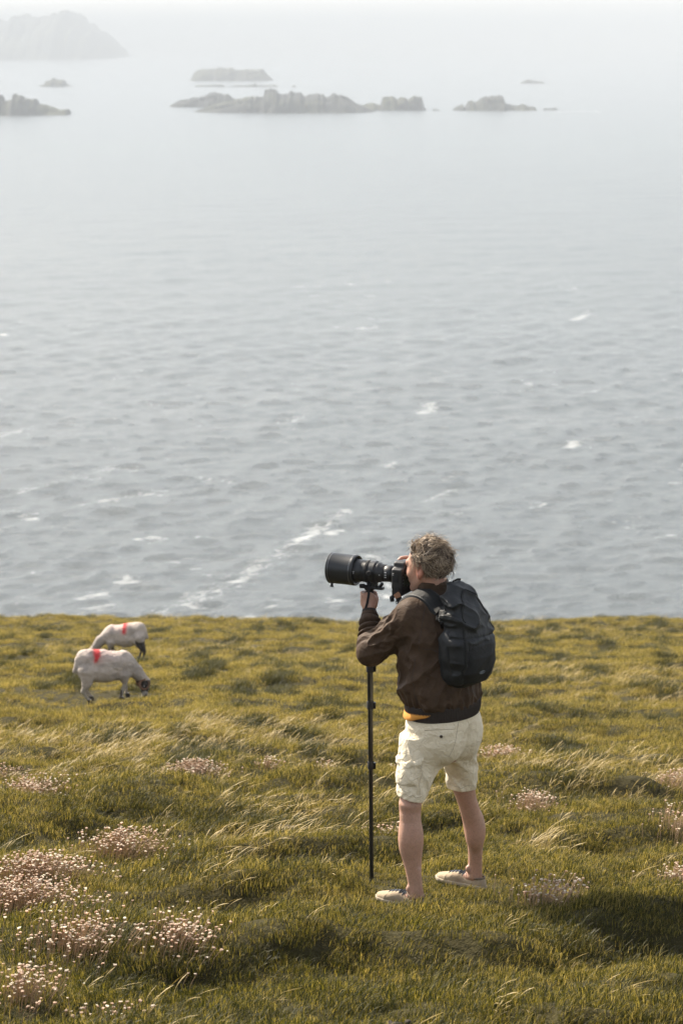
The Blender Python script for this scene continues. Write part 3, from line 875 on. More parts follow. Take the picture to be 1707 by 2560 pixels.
# shorts ------------------------------------------------------------------
def folds(p, sx, sz, seed, sh=0.0):
    a = np.arctan2(p[:, 1] - .02, p[:, 0])
    return fbm(a * sx + p[:, 2] * sh + 20, p[:, 2] * sz + 7, seed, 3) - .5
SL = [(.560, -.152, -.118, .072, .076), (.60, -.146, -.112, .080, .082), (.68, -.128, -.095, .096, .094), (.76, -.112, -.075, .105, .102), (.86, -.095, -.055, .11, .105)]
SR = [(.522, .110, .155, .070, .074), (.60, .104, .138, .078, .080), (.68, .095, .112, .088, .090), (.76, .088, .088, .096, .098), (.86, .085, .065, .10, .10)]
PEL = [(.715, -.012, .018, .10, .085), (.76, -.008, .015, .165, .130), (.84, -.004, .008, .196, .158), (.92, .002, .003, .203, .170), (.985, .004, .0, .196, .162), (1.03, .004, .0, .185, .15)]
CRV = np.array([-.64, -.77, 0])
def f_shorts(p):
    z = p[:, 2]
    a = stack(p, SL); b = stack(p, SR)
    ang = np.arctan2(p[:, 1] + .1, p[:, 0] + .13)
    # long soft creases running down the legs, and drag lines under the seat
    a = a - .012 * (fbm(ang * 1.6 + z * 7, z * 5 + 3, 2, 3) - .5) - .009 * (rid(ang * 1.7 + z * 14, z * 6 + ang, 4, .8) - .5) - .005 * (rid(ang * 3.0 - z * 40, z * 14, 1, .8) - .5) * sstep(.66, .58, z)
    angr = np.arctan2(p[:, 1] - .14, p[:, 0] - .1)
    b = b - .012 * (fbm(angr * 1.4 - z * 12, z * 7 + 9, 3, 3) - .5) - .013 * (rid(angr * 1.1 + z * 15, z * 5 - angr * .6, 6, .8) - .5)
    d = smin(a, b, .018)
    pl = stack(p, PEL, ANG)
    u = (p - np.array([.0, .0, 0])) @ FW; l = p @ LF
    pl = pl - .008 * (fbm(l * 9 + z * 5, z * 9 + u * 5, 5, 3) - .5) - .006 * (rid(l * 11 + z * 9, z * 10 - l * 4, 2, .8) - .5)
    # seat : two rounds with a crease between
    for s in (.085, -.085):
        c = np.array([0, .0, .850]) + LF * s - FW * .060
        pl = smin(pl, ell(p, c, (.100, .100, .120)), .05)
    crease = np.exp(-((l - .0) / .012) ** 2) * (u < 0) * sstep(.98, .90, z)
    pl = pl + .006 * crease
    d = smin(d, pl, .045)
    inn = np.minimum(stack(p, [(s[0], s[1], s[2], s[3] - .016, s[4] - .016) for s in SL], ends=False),
                     stack(p, [(s[0], s[1], s[2], s[3] - .016, s[4] - .016) for s in SR], ends=False))
    inn = np.maximum(inn, z - np.where(p[:, 0] < -.03, .60, .565))
    d = np.maximum(d, -inn)
    cut = np.where(p[:, 0] < -.03, .562 - .18 * (p[:, 0] + .15) , .526)
    return np.maximum(d, cut - z)
V, F = surface(f_shorts, (-.25, -.24, .50), (.24, .26, 1.03), .0044, 0)
def cloth(name, c1, c2, rough=0.9, weave=900, sheen=0.2, crease=0.35, cdist=.02, cscale=14, spec=.2):
    t = NT(name)
    o_ = t.obj()
    n = t.noise(18, 5, 0.6, o_); w = t.noise(weave, 2, 0.5, o_); cr = t.noise(cscale, 4, 0.55, o_, 0.8)
    c = t.mix(t.ramp(n, [(0.3, 0.0), (0.7, 1.0)]), c1, c2)
    nb = t.bump(w, 0.25, 0.002)
    nb = t.bump(cr, crease, cdist, nb)
    t.bsdf(Base_Color=c, Roughness=rough, Specular_IOR_Level=spec, Sheen_Weight=sheen, Normal=nb)
    return t.m
M_SHORTS = cloth('cream_cotton', (.75, .65, .475), (.82, .73, .56), crease=.75, cscale=26)
shorts = mesh('shorts', V, F, M_SHORTS, man)
tree = bvh(shorts)
def patch(tree, rows, cols, fn, thick, rise):
    """a sewn-on panel: fn(u, v) -> a point near the surface"""
    V, F = [], []
    for i in range(rows + 1):
        for j in range(cols + 1):
            u, v = j / cols, i / rows
            e = min(u, 1 - u, v, 1 - v)
            p, nr = snap(tree, fn(u, v), thick * min(1, e * cols * 0.9) + rise(u, v))
            V.append(p)
    for i in range(rows):
        for j in range(cols):
            k = i * (cols + 1) + j
            F.append((k, k + 1, k + cols + 2, k + cols + 1))
    return V, F
def on_leg(a, z, r=.13): return (-.135 + r * math.cos(a), -.10 + r * math.sin(a), z)
v, f = patch(tree, 14, 16, lambda u, w: on_leg(R(-172 + 92 * u), .632 + .135 * w + .02 * u * (1 - w)), .007,
             lambda u, w: .002 + .009 * math.sin(3.14 * u) * math.sin(3.14 * w) ** .7 + .004 * math.sin(9 * u + 5 * w))
pk = mesh('cargo_pocket', v, f, M_SHORTS, shorts)
v, f = patch(tree, 6, 16, lambda u, w: on_leg(R(-174 + 98 * u), .752 + .034 * w - .012 * math.sin(3.14 * u)), .008,
             lambda u, w: .010 - .006 * w + .003 * math.sin(14 * u))
mesh('pocket_flap', v, f, M_SHORTS, shorts)
M_THREAD = plain('stitching', (.42, .35, .25), .9)
M_DARK = plain('dark_gap', (.035, .028, .022), .9)
M_BUTTON = plain('dark_button', (.05, .035, .025), .4)
def on_surface(tree, x, z, y0=-1.0, off=.001, slope=-.27):
    q, nr, _, _ = tree.ray_cast(Vector((x, y0, z - slope * 0)), Vector((0, 1, 0)))
    return (q + nr * off, nr) if q is not None else (Vector((x, y0, z)), Vector((0, -1, 0)))
def seam(name, tree, pts, r, mat, parent, off=.0):
    m = MB()
    P_ = []
    for i in range(len(pts) - 1):
        for k in range(5):
            a = Vector(pts[i]).lerp(Vector(pts[i + 1]), k / 5); P_.append(snap(tree, a, off)[0])
    P_.append(snap(tree, pts[-1], off)[0])
    m.tube(P_, r, 6)
    return m.build(name, mat, parent)
# back pocket welt and button
w0, w1 = on_surface(tree, -.092, .930)[0], on_surface(tree, .055, .936)[0]
m = MB(); m.add(*ribbon(tree, [w0, w0.lerp(w1, .5), w1], .013, .003, .0005, 6)); m.build('back_pocket', M_SHORTS, shorts)
seam('pocket_opening', tree, [w0 - Vector((0, 0, .007)), (w0 + w1) / 2 - Vector((0, 0, .008)), w1 - Vector((0, 0, .007))], .0013, M_THREAD, shorts)
b0, bn = on_surface(tree, -.013, .900)
m = MB(); m.add(*lathe(b0, b0 + bn * .01, [(-.002, .0), (-.002, .0075), (.003, .0075), (.004, .006), (.003, .0)], 14)); m.build('button', M_BUTTON, shorts)
seam('side_seam', tree, [on_leg(R(-78), .60), on_leg(R(-77), .68), on_leg(R(-76), .76)], .0014, M_THREAD, shorts, .010)
seam('seat_seam', tree, [on_surface(tree, .075, .965)[0], on_surface(tree, .06, .88)[0], on_surface(tree, .025, .79)[0]], .0013, M_THREAD, shorts)
seam('side_seam', tree, [on_surface(tree, -.165, .94)[0], on_surface(tree, -.160, .90)[0], on_surface(tree, -.178, .86)[0]], .0014, M_THREAD, shorts)
seam('leg_hem', tree, [(-.10, -.2, .588), (-.145, -.24, .592), (-.2, -.2, .598), (-.24, -.12, .602)], .0012, M_THREAD, shorts)
seam('leg_hem', tree, [(.19, .12, .552), (.15, .05, .550), (.10, .04, .550), (.04, .1, .552)], .0012, M_THREAD, shorts)

# orange t-shirt showing under the jacket ---------------------------------
def stack_pt(st, ang, th, z, off):
    Z = [s[0] for s in st]
    g = lambda i: float(np.interp(z, Z, [s[i] for s in st]))
    a, b = (g(3) + off) * math.cos(th), (g(4) + off) * math.sin(th)
    c, s = math.cos(ang), math.sin(ang)
    return (g(1) + a * c - b * s, g(2) + a * s + b * c, z)
V, F = [], []
for i in range(25):
    th = R(40 - 150 * i / 24)
    zb = .952 + .030 * (1 - i / 24) ** 1.5 * 1.0 - .006 * math.sin(i * .9)
    zb = .950 + .046 * abs((i - 12) / 9.0) ** 1.5 + .002 * math.sin(i * 1.3)
    for k, (z, o) in enumerate(((zb, .012), (zb + .004, .015), (zb + .02, .014), (1.03, .012))):
        V.append(stack_pt(PEL, ANG, th, z, o))
for i in range(24):
    for k in range(3): F.append((4 * i + k, 4 * i + 4 + k, 4 * i + 5 + k, 4 * i + 1 + k))
tee = mesh('t_shirt', V, F, plain('orange_cotton', (.62, .27, .045), .9, bump=.3, bscale=60), man)
sm = tee.modifiers.new('thick', 'SOLIDIFY'); sm.thickness = .003

# jacket ------------------------------------------------------------------
JK = [(1.015, .002, .0, .203, .170), (1.05, -.006, .003, .218, .183), (1.11, -.020, .008, .224, .185), (1.20, -.027, .015, .220, .178), (1.28, -.030, .020, .218, .172),
      (1.36, -.030, .028, .216, .162), (1.44, -.030, .034, .202, .148), (1.50, -.031, .037, .165, .128), (1.545, -.034, .040, .118, .104), (1.58, -.038, .042, .082, .080), (1.60, -.040, .043, .06, .06)]
LSH, LEL, LWR = np.array((-.150, -.048, 1.462)), np.array((-.348, .018, 1.282)), np.array((-.360, .160, 1.418))
RSH, REL, RWR = np.array((.085, .15, 1.455)), np.array((-.03, .32, 1.26)), lens(-.02, .085, -.045)
def f_jacket(p):
    z = p[:, 2]
    u = p @ FW; l = p @ LF
    th = np.arctan2(u, l)
    d = stack(p, JK, ANG, 2.2)
    gather = sstep(1.13, 1.03, z)
    d = d - .0045 * np.sin(th * 30 + 3 * vn(z * 30, th * 4, 1)) * gather
    k_ = sstep(1.55, 1.42, z)
    d = d - .020 * (fbm(th * 2.0 + z * 2.5, z * 6.5 - th * .8, 2, 3) - .5) * k_
    d = d - .017 * (rid(th * 2.2 - z * 5, z * 8 + th * 1.3, 5, .75) - .5) * k_ - .010 * (rid(th * 4 + z * 9, z * 13 - th * 2, 3, .75) - .5) * k_
    # left sleeve
    def sleeve(a, e, w, seed):
        ax = e - a; L1 = np.linalg.norm(ax); t1 = ((p - a) @ ax) / L1 ** 2
        s1 = cone(p, a, e, .084, .069)
        bx = w - e; L2 = np.linalg.norm(bx); t2 = ((p - e) @ bx) / L2 ** 2
        s2 = cone(p, e, w, .070, .043)
        c1 = np.cross(ax / L1, (0, 0, 1)); c1 /= np.linalg.norm(c1); c2 = np.cross(ax / L1, c1)
        a1 = np.arctan2((p - a) @ c2, (p - a) @ c1)
        k1 = sstep(-.2, .35, t1)
        s1 = s1 - .014 * (fbm(t1 * 3.2 + a1 * 1.1 + seed, a1 * 1.4 - t1 * 1.5, seed, 3) - .5) * k1 - .020 * (rid(t1 * 3.0 + a1 * 1.2, a1 * 1.6 - t1 * 2.2, seed + 2, .75) - .5) * k1 - .007 * (rid(t1 * 6.5 - a1 * 1.8, a1 * 2.6 + t1 * 3, seed + 1, .75) - .5) * k1
        # cloth bunched in rings on the forearm
        wob = vn(a1 * 1.5 + 4, t2 * 4, seed + 1)
        ring = 2 * np.abs(np.sin(t2 * math.pi * 4.6 + 3.4 * wob + .4 * a1)) ** .8 - 1.1
        s2 = s2 - .0105 * ring * sstep(.0, .30, t2) * sstep(1.05, .9, t2)
        return smin(s1, s2, .028)
    sl_ = sleeve(LSH, LEL, LWR, 3)
    sl_ = smin(sl_, ell(p, (-.362, .008, 1.262), (.064, .062, .062)), .02)
    d = smin(d, sl_, .045)
    d = smin(d, sleeve(RSH, REL, RWR, 6), .045)
    d = smin(d, cone(p, (-.07, .0, 1.515), LSH + (.0, 0, .012), .070, .078), .05)
    d = smin(d, cone(p, (-.01, .08, 1.515), RSH + (0, 0, .008), .065, .075), .05)
    # neck opening
    d = np.maximum(d, -cone(p, (-.040, .042, 1.56), hd(-.03, 0, -.03), .060, .062))
    return np.maximum(d, 1.018 - z)
V, F = surface(f_jacket, (-.46, -.25, 1.0), (.25, .42, 1.64), .0044, 0)
M_JACKET = cloth('brown_waxed_cotton', (.042, .025, .0145), (.078, .048, .029), .66, 700, .0, .40, .02, 26, .16)
jacket = mesh('jacket', V, F, M_JACKET, man)
jt = bvh(jacket)
M_RIB = plain('dark_ribbed_knit', (.036, .027, .022), .95, .2, 40)
# ribbed hem
V, F = [], []
N = 560
for zi, (z, o) in enumerate(((.985, -.020), (.974, -.010), (.973, .000), (.985, .005), (1.005, .007), (1.025, .008), (1.040, .006), (1.05, -.008))):
    for k in range(N):
        th = 2 * math.pi * k / N
        r = o + (.0013 if (k // 2) % 2 else -.0009) * (0 < zi < 7)
        P_ = stack_pt([(.9, .003, 0, .196, .164), (1.1, .003, 0, .206, .172)], ANG, th, z, r)
        V.append((P_[0], P_[1], P_[2] + .040 * P_[0] - .012))
for zi in range(7):
    for k in range(N):
        F.append((zi * N + k, zi * N + (k + 1) % N, (zi + 1) * N + (k + 1) % N, (zi + 1) * N + k))
mesh('hem_band', V, F, M_RIB, jacket, smooth=False)
# ribbed cuffs
def cuff(a, b, r0, r1, name='cuff'):
    a, b = Vector(a), Vector(b); d = (b - a).normalized()
    u = d.orthogonal().normalized(); w = d.cross(u)
    V, F = [], []; N = 96; Lc = (b - a).length
    for zi, (t_, o) in enumerate(((0, -.006), (.05, 0), (.5, .001), (.9, 0), (1.0, -.003), (1.0, -.012))):
        for k in range(N):
            th = 2 * math.pi * k / N
            r = r0 + (r1 - r0) * t_ + o + (.0016 if (k // 2) % 2 else -.001)
            V.append(a + d * (t_ * Lc) + u * (r * math.cos(th)) + w * (r * math.sin(th)))
    for zi in range(5):
        for k in range(N): F.append((zi * N + k, zi * N + (k + 1) % N, (zi + 1) * N + (k + 1) % N, (zi + 1) * N + k))
    mesh(name, V, F, M_RIB, jacket, smooth=False)
cuff((-.3605, .150, 1.405), (-.3615, .176, 1.449), .0385, .0335)
cuff(RWR + (RWR - REL) * -.03, RWR + (RWR - REL) * .10, .038, .033)
# collar
V, F = [], []; N = 48
for zi, (z, o) in enumerate(((1.535, .030), (1.56, .026), (1.59, .020), (1.615, .020), (1.628, .019), (1.630, .014), (1.620, .010), (1.585, .009), (1.55, .008))):
    for k in range(N):
        th = 2 * math.pi * k / N
        fr = max(0, math.cos(th - math.pi / 2))     # th=90deg is forward
        r = .060 + o + .006 * math.sin(th * 5 + z * 60) * (zi < 5) * .5
        a, b = r * 1.06 * math.cos(th), r * math.sin(th)
        zz = z - .035 * fr * max(0, (z - 1.54) / .09)
        c0 = np.array([-.044, .043, 0]) + LF * a + FW * (b + .012 * (z - 1.55) / .08)
        V.append((c0[0], c0[1], zz))
for zi in range(8):
    for k in range(N): F.append((zi * N + k, zi * N + (k + 1) % N, (zi + 1) * N + (k + 1) % N, (zi + 1) * N + k))
mesh('collar', V, F, M_JACKET, jacket)
seam('shoulder_seam', jt, [(-.085, -.08, 1.55), (-.10, -.13, 1.50), (-.108, -.15, 1.45), (-.115, -.16, 1.39), (-.12, -.165, 1.33)], .0014, plain('brown_seam', (.030, .020, .014), .8), jacket, .0005)
seam('yoke_seam', jt, [(-.118, -.2, 1.335), (-.06, -.22, 1.33), (0, -.24, 1.325)], .0012, M_RIB, jacket, .0005)
seam('side_seam', jt, [(-.14, -.16, 1.28), (-.145, -.16, 1.2), (-.14, -.17, 1.12), (-.13, -.17, 1.04)], .0013, M_RIB, jacket, .0005)
# hip pocket flap and buckles on the jacket's front edge
fp = MB()
fp.box((-.214, .015, 1.205), (.006, .004, 0), (-.006, .018, 0), (0, 0, .042)); fp.build('pocket_flap', M_JACKET, jacket, bevel=.003)
fp = MB(); fp.box((-.190, -.01, 1.035), (.004, .003, 0), (-.004, .007, 0), (0, 0, .014)); fp.build('zip_pull', M_RIB, jacket, bevel=.002)

# shoes -------------------------------------------------------------------
M_SHOE = cloth('beige_canvas', (.31, .24, .165), (.40, .32, .225), .9, 800, .0, .35)
M_SOLE = plain('pale_rubber', (.40, .33, .24), .8, .15, 40)
M_LACE = plain('navy_lace', (.018, .026, .040), .8)
def shoe(heel, toe, z0, lift=0.0):
    h = np.array([*heel, z0]); d = np.array([toe[0] - heel[0], toe[1] - heel[1], lift]); d /= np.linalg.norm(d)
    s = np.cross((0, 0, 1), d); s /= np.linalg.norm(s); u = np.cross(d, s)
    fs = [-.012, 0, .02, .06, .10, .14, .18, .22, .255, .275, .285]
    ws = [.004, .024, .031, .034, .034, .037, .042, .043, .035, .022, .006]
    hs_ = [.026, .056, .060, .054, .056, .070, .062, .048, .040, .034, .022]
    def fr(p):
        q = p - h; return q @ d, q @ s, q @ u
    def f_up(p):
        a, b, c = fr(p)
        w, hh = np.interp(a, fs, ws), np.interp(a, fs, hs_)
        q = (np.abs(b / w) ** 2.4 + np.abs((c - hh * .42) / (hh * .58)) ** 2.4) ** (1 / 2.4)
        x = (q - 1) * np.minimum(w, hh * .5)
        x = np.maximum(x, np.maximum(-.013 - a, a - .286))
        hole = ell(np.stack([a, b, c], 1), (.048, 0, .072), (.050, .028, .042))
        x = np.maximum(x, -hole)
        x = x - .0016 * np.exp(-((a - .205 - 4 * b * b) / .003) ** 2)
        return np.maximum(x, .006 - c)
    def f_so(p):
        a, b, c = fr(p)
        w = np.interp(a, fs, ws) + .004
        return np.maximum(np.maximum((np.abs(b) - w), np.maximum(-.018 - a, a - .290)), np.maximum(-c, c - .020)) 
    pts = np.array([h + d * a + s * b + u * c for a in (-.03, .30) for b in (-.06, .06) for c in (-.01, .12)])
    lo, hi = pts.min(0) - .01, pts.max(0) + .01
    V, F = surface(f_up, lo, hi, .0036, 1, .006); up = mesh('shoe', V, F, M_SHOE, man)
    V, F = surface(f_so, lo, hi, .0040, 1, .006); mesh('sole', V, F, M_SOLE, up)
    m = MB()
    for k in range(5):
        a = .118 + .020 * k; hh = float(np.interp(a, fs, hs_))
        m.tube([h + d * a + s * y + u * (hh * (1.0 - .30 * (y / .03) ** 2) + .003) for y in (-.024, -.012, 0, .012, .024)], .0035, 6)
    for sg in (-1, 1):
        m.tube([h + d * .118 + u * .073, h + d * .108 + s * sg * .018 + u * .082, h + d * .125 + s * sg * .030 + u * .068, h + d * .118 + s * sg * .008 + u * .072], .003, 6)
    m.build('laces', M_LACE, up)
    V, F = [], []
    for i in range(9):
        a = .100 + .105 * i / 8; hh = float(np.interp(a, fs, hs_)); w_ = .016 + .004 * math.sin(i * .4)
        for j in range(7):
            y = (j / 3 - 1) * w_
            V.append(h + d * a + s * y + u * (hh * (1.0 - .30 * (y / .03) ** 2) + .0030 - .004 * (i == 8) - .003 * (j in (0, 6)) + .014 * max(0, (1 - i / 2))))
    for i in range(8):
        for j in range(6): F.append((7 * i + j, 7 * i + 7 + j, 7 * i + 8 + j, 7 * i + 1 + j))
    mesh('tongue', V, F, M_LACE, up)
    for sg in (-1, 1):
        m = MB(); P_ = []
        for k in range(7):
            a = .195 - .10 * k / 6; hh = float(np.interp(a, fs, hs_)); ww = float(np.interp(a, fs, ws)); f_ = .62 + .36 * (k / 6)
            P_.append(h + d * a + s * (sg * ww * f_) + u * (hh * (1.02 - .50 * f_ ** 2.4)))
        m.tube(P_, .0018, 6); m.build('side_seam', M_SOLE, up)
    m = MB()
    ring = []
    for k in range(25):
        th = 2 * math.pi * k / 24
        a = .048 + .050 * math.cos(th); b = .031 * math.sin(th)
        ring.append(h + d * a + s * b + u * (.055 + .014 * max(0, math.cos(th)) + .004 * max(0, -math.cos(th))))
    m.tube(ring, .0048, 8, cap=False); m.build('ankle_collar', plain('dark_piping', (.16, .12, .085), .8), up)
shoe((-.088, -.186), (-.300, -.040), .004)
shoe((.232, .236), (.030, .372), -.045)

# hair --------------------------------------------------------------------
HC, HR = np.array([-.016, 0, .040]), np.array([.109, .086, .098])
def is_hair(f, l, u):
    lim = np.where(f > .055, .078, np.where(f > .015, .055 - (.055 - f) * .2, np.where(f > -.028, .036, -.055 - .02 * (f < -.06))))
    return u > lim
def f_cap(p):
    q = (p - H0) @ HAX.T
    d = ell(q, HC, HR)
    d = d - .010 * (fbm(q[:, 0] * 40 + q[:, 2] * 20, q[:, 1] * 40, 3, 2) - .5)
    f, l, u = q.T
    lim = np.interp(f, [-.12, -.06, -.032, -.02, .02, .05, .065, .12], [-.055, -.062, -.050, .030, .040, .060, .085, .085])
    return np.maximum(d, lim - u)
V, F = surface(f_cap, H0 - .15, H0 + .17, .006, 1)
t = NT('ash_brown_hair')
c = t.attr('shade').outputs['Color']
t.bsdf(Base_Color=c, Roughness=.48, Specular_IOR_Level=.4)
M_HAIR = t.m
hair = mesh('hair', V, F, M_HAIR, man)
vcol(hair, 'shade', np.tile([.085, .062, .045], (len(V), 1)))
rng = np.random.default_rng(8)
V, F, Cc = [], [], []
cnt = 0
while cnt < 2400:
    w = rng.normal(size=3); w /= np.linalg.norm(w)
    q = HC + w * HR * .97
    f, l, u = q
    lim = np.interp(f, [-.12, -.06, -.032, -.02, .02, .05, .065, .12], [-.050, -.055, -.045, .034, .044, .064, .088, .088])
    if u < lim: continue
    cnt += 1
    nrm = w / HR; nrm /= np.linalg.norm(nrm)
    # combed back and down, lifted and tousled by the wind
    ph_ = 11 * vn(q[0] * 30 + 5, q[1] * 24 + q[2] * 30 + 9, 2)
    comb = np.array([-.55 + .45 * math.sin(ph_), .15 * np.sign(l) + .5 * math.cos(ph_ * 1.3), -.62 + .75 * sstep(.03, .12, u) + .3 * math.sin(ph_ * .7)]) + rng.normal(0, .13, 3)
    if f > .04 and u > .07: comb = np.array([.15, .35 * math.sin(ph_), .55]) + rng.normal(0, .2, 3)
    comb -= nrm * comb.dot(nrm); comb /= np.linalg.norm(comb) + 1e-6
    side = np.cross(nrm, comb)
    Ls = rng.uniform(.030, .058) * (1.15 if u > .06 else .95) * (.7 if u < 0 else 1)
    cur = 2.2 * math.sin(ph_ * 1.9) + rng.uniform(-.4, .4); lift = .55 + .32 * math.sin(ph_ * 2.3) + rng.uniform(-.12, .12)
    pts = []
    for k in range(6):
        s_ = k / 5
        wav = math.sin(s_ * 6.5 + ph_) * .22
        pts.append(q + (comb * (s_ * (1 - .15 * s_)) + nrm * (lift * s_ * (1.05 - .75 * s_)) + side * (cur * s_ * s_ * .35 + wav * s_)) * Ls)
    pts = [H0 + HAX.T @ x for x in pts]
    wisp = cnt % 9 == 0
    if wisp: pts = [pts[0] + (x - pts[0]) * rng.uniform(1.2, 1.5) + HAX.T @ (nrm * .012 * (i_ / 5) + rng.normal(0, .0035, 3) * (i_ / 5)) for i_, x in enumerate(pts)]
    r0 = rng.uniform(.0014, .0030) * (.6 if wisp else 1)
    base = len(V)
    tt = pts[-1] - pts[0]; tt /= np.linalg.norm(tt)
    a = np.cross(tt, rng.normal(size=3)); a /= np.linalg.norm(a); b = np.cross(tt, a)
    cl = np.array([.17, .118, .074]) + (np.array([.58, .46, .33]) - np.array([.17, .118, .074])) * float(np.clip(.5 + .45 * math.sin(ph_ * 2.7) + rng.normal(0, .2), 0, 1)) ** 1.4
    if rng.random() < .16 + .25 * (math.sin(ph_ * 3.1) > .6): cl = np.array([.09, .064, .046])
    for k in range(6):
        r = r0 * (1 - .8 * (k / 5) ** 1.5)
        for j in range(3):
            th = 2.094 * j
            V.append(pts[k] + a * (r * math.cos(th)) + b * (r * math.sin(th))); Cc.append(cl)
    for k in range(5):
        for j in range(3):
            j2 = (j + 1) % 3
            F.append((base + 3 * k + j, base + 3 * k + j2, base + 3 * k + 3 + j2, base + 3 * k + 3 + j))
lk = mesh('hair_locks', V, F, M_HAIR, hair); vcol(lk, 'shade', Cc); lk['kind'] = 'stuff'

# ------------------------------------------------------------------ backpack
pack = tag(empty('backpack', (BX, BY, BZ)), 'black and charcoal backpack worn on the back of the man', 'backpack')
NB = -FW
CB = np.array([-.030, .026, 0])
def pk_st(rows):
    return [(z, *(CB + NB * n_ + LF * .010)[:2], l_, d_) for z, n_, l_, d_ in rows]
PK = pk_st([(1.135, .185, .085, .045), (1.16, .195, .125, .075), (1.20, .20, .145, .090), (1.30, .205, .153, .096), (1.38, .202, .150, .092), (1.46, .188, .146, .080), (1.53, .170, .132, .064), (1.59, .148, .108, .046), (1.635, .125, .062, .028), (1.65, .115, .03, .012)])
def f_pack(p):
    z = p[:, 2]; q = p - CB
    l = q @ LF; n = q @ NB
    d = stack(p, PK, ANG, 2.9)
    k_ = sstep(1.62, 1.5, z)
    d = d - .014 * (fbm(l * 8 + z * 6, z * 8 - l * 5, 1, 3) - .5) * 1.2
    d = d - .024 * (rid(l * 7 - z * 9, z * 7 + l * 6 + n * 4, 4, .75) - .5) * sstep(1.36, 1.45, z) * sstep(1.66, 1.58, z)
    d = d - .009 * (rid(l * 13 + z * 12, z * 14 - l * 9, 6, .75) - .5)
    # seam grooves that frame the back panel
    d = d + .005 * np.exp(-((z - 1.392 - .05 * l) / .005) ** 2) * (n > .20)
    d = d + .004 * np.exp(-((np.abs(l) - .112) / .005) ** 2) * (n > .22) * (z < 1.39)
    return d
V, F = surface(f_pack, (-.25, -.32, 1.11), (.32, .14, 1.67), .0046, 0)
def nylon(name, col, rough=.42):
    t = NT(name); o_ = t.obj()
    n = t.noise(12, 4, .6, o_); w = t.noise(500, 2, .5, o_); cr = t.noise(26, 4, .6, o_, .7)
    nb = t.bump(w, .2, .0015); nb = t.bump(cr, .4, .012, nb)
    t.bsdf(Base_Color=t.mix(n, tuple(x * .8 for x in col), tuple(x * 1.3 for x in col)), Roughness=t.math('ADD', rough, t.math('MULTIPLY', n, .2)), Specular_IOR_Level=.45, Normal=nb)
    return t.m
M_PACK = nylon('charcoal_nylon', (.0085, .0100, .0115), .48)
M_PACK2 = nylon('black_nylon', (.0045, .005, .0055), .62)
pb = mesh('pack_body', V, F, M_PACK, pack)
pt = bvh(pb)
# lower front pocket, blacker cloth
PK2 = pk_st([(1.145, .200, .07, .045), (1.17, .215, .108, .072), (1.22, .222, .124, .088), (1.30, .226, .130, .090), (1.355, .222, .126, .084), (1.385, .212, .110, .074), (1.397, .20, .09, .06)])
def f_pocket(p):
    z = p[:, 2]; q = p - CB; l = q @ LF
    d = stack(p, PK2, ANG, 2.8)
    return d - .008 * (fbm(l * 9 + z * 5, z * 9 - l * 4, 2, 3) - .5) - .005 * (rid(l * 11, z * 12 + l * 7, 3, .75) - .5)
V, F = surface(f_pocket, (-.2, -.34, 1.12), (.34, .12, 1.42), .0048, 0)
fp_ = mesh('front_pocket', V, F, M_PACK2, pack)
ft = bvh(fp_)
# side wing that ties the pack to the strap on the near side
v, f = patch(pt, 12, 8, lambda u, w: tuple(CB + LF * (.15 - .03 * u) + NB * (.125 + .10 * u * (1 - .35 * w)) + np.array([0, 0, 1.165 + .26 * w])), .006, lambda u, w: .003)
mesh('side_wing', v, f, M_PACK, pack)
# shoulder straps over the jacket
both = BVHTree.FromPolygons([v.co.copy() for v in jacket.data.vertices] + [v.co.copy() for v in pb.data.vertices],
    [tuple(p.vertices) for p in jacket.data.polygons] + [tuple(i + len(jacket.data.vertices) for i in p.vertices) for p in pb.data.polygons])
def strap(side, pts):
    m = MB(); m.add(*ribbon(both, pts, (.084, .090) if side > 0 else (.060, .066), .010, .001, 5))
    o = m.build('shoulder_strap', M_PACK, pack)
    e = MB()
    tops = ribbon(both, pts, (.060, .066) if side > 0 else (.046, .050), .0025, .0105, 5)
    e.add(*tops); e.build('strap_webbing', M_PACK2, o)
    return o
def tor(l, f, z): return tuple(CB + LF * l + FW * f + np.array([0, 0, z]))
strap(1, [tor(.100, .19, 1.36), tor(.100, .17, 1.46), tor(.098, .10, 1.56), tor(.098, .02, 1.58), tor(.102, -.06, 1.56), tor(.110, -.13, 1.49), tor(.114, -.150, 1.455)])
strap(-1, [tor(-.100, .19, 1.36), tor(-.100, .17, 1.46), tor(-.098, .10, 1.56), tor(-.095, .02, 1.58), tor(-.09, -.06, 1.58), tor(-.08, -.12, 1.55)])
m = MB(); m.tube([tor(.03, -.115, 1.635), tor(.028, -.122, 1.650), tor(0, -.126, 1.655), tor(-.028, -.122, 1.650), tor(-.03, -.115, 1.635)], .006, 8, flat=.5); m.build('haul_loop', M_PACK2, pack)
m = MB(); m.add(*ribbon(pt, [tor(.125, -.24, 1.20), tor(.125, -.27, 1.30), tor(.12, -.26, 1.40), tor(.10, -.24, 1.50), tor(.06, -.21, 1.58), tor(0, -.19, 1.62), tor(-.06, -.21, 1.58), tor(-.10, -.24, 1.50), tor(-.12, -.26, 1.40)], .012, .004, .0005, 6)); zp = m.build('zipper', M_PACK2, pack)
m = MB(); q, nr = snap(pt, tor(.03, -.30, 1.475), .002); m.tube([q, q + nr * .006 + Vector((0, 0, -.012)), q + nr * .004 + Vector((0, 0, -.030))], [.004, .0045, .0025], 8); m.build('zip_pull', plain('grey_pull', (.06, .06, .06), .35), zp)
m = MB()
for s in (-1, 1):
    q0, _ = snap(pt, tor(-.14, -.20, 1.385), .001)
    m.tube([q0, q0 + Vector((.012, .0, .006 * s)), q0 + Vector((.020, .0, .003 + .010 * s)), q0 + Vector((.030, -.004, -.010 + .004 * s))], .0018, 6)
m.build('drawcord', M_PACK2, pack)
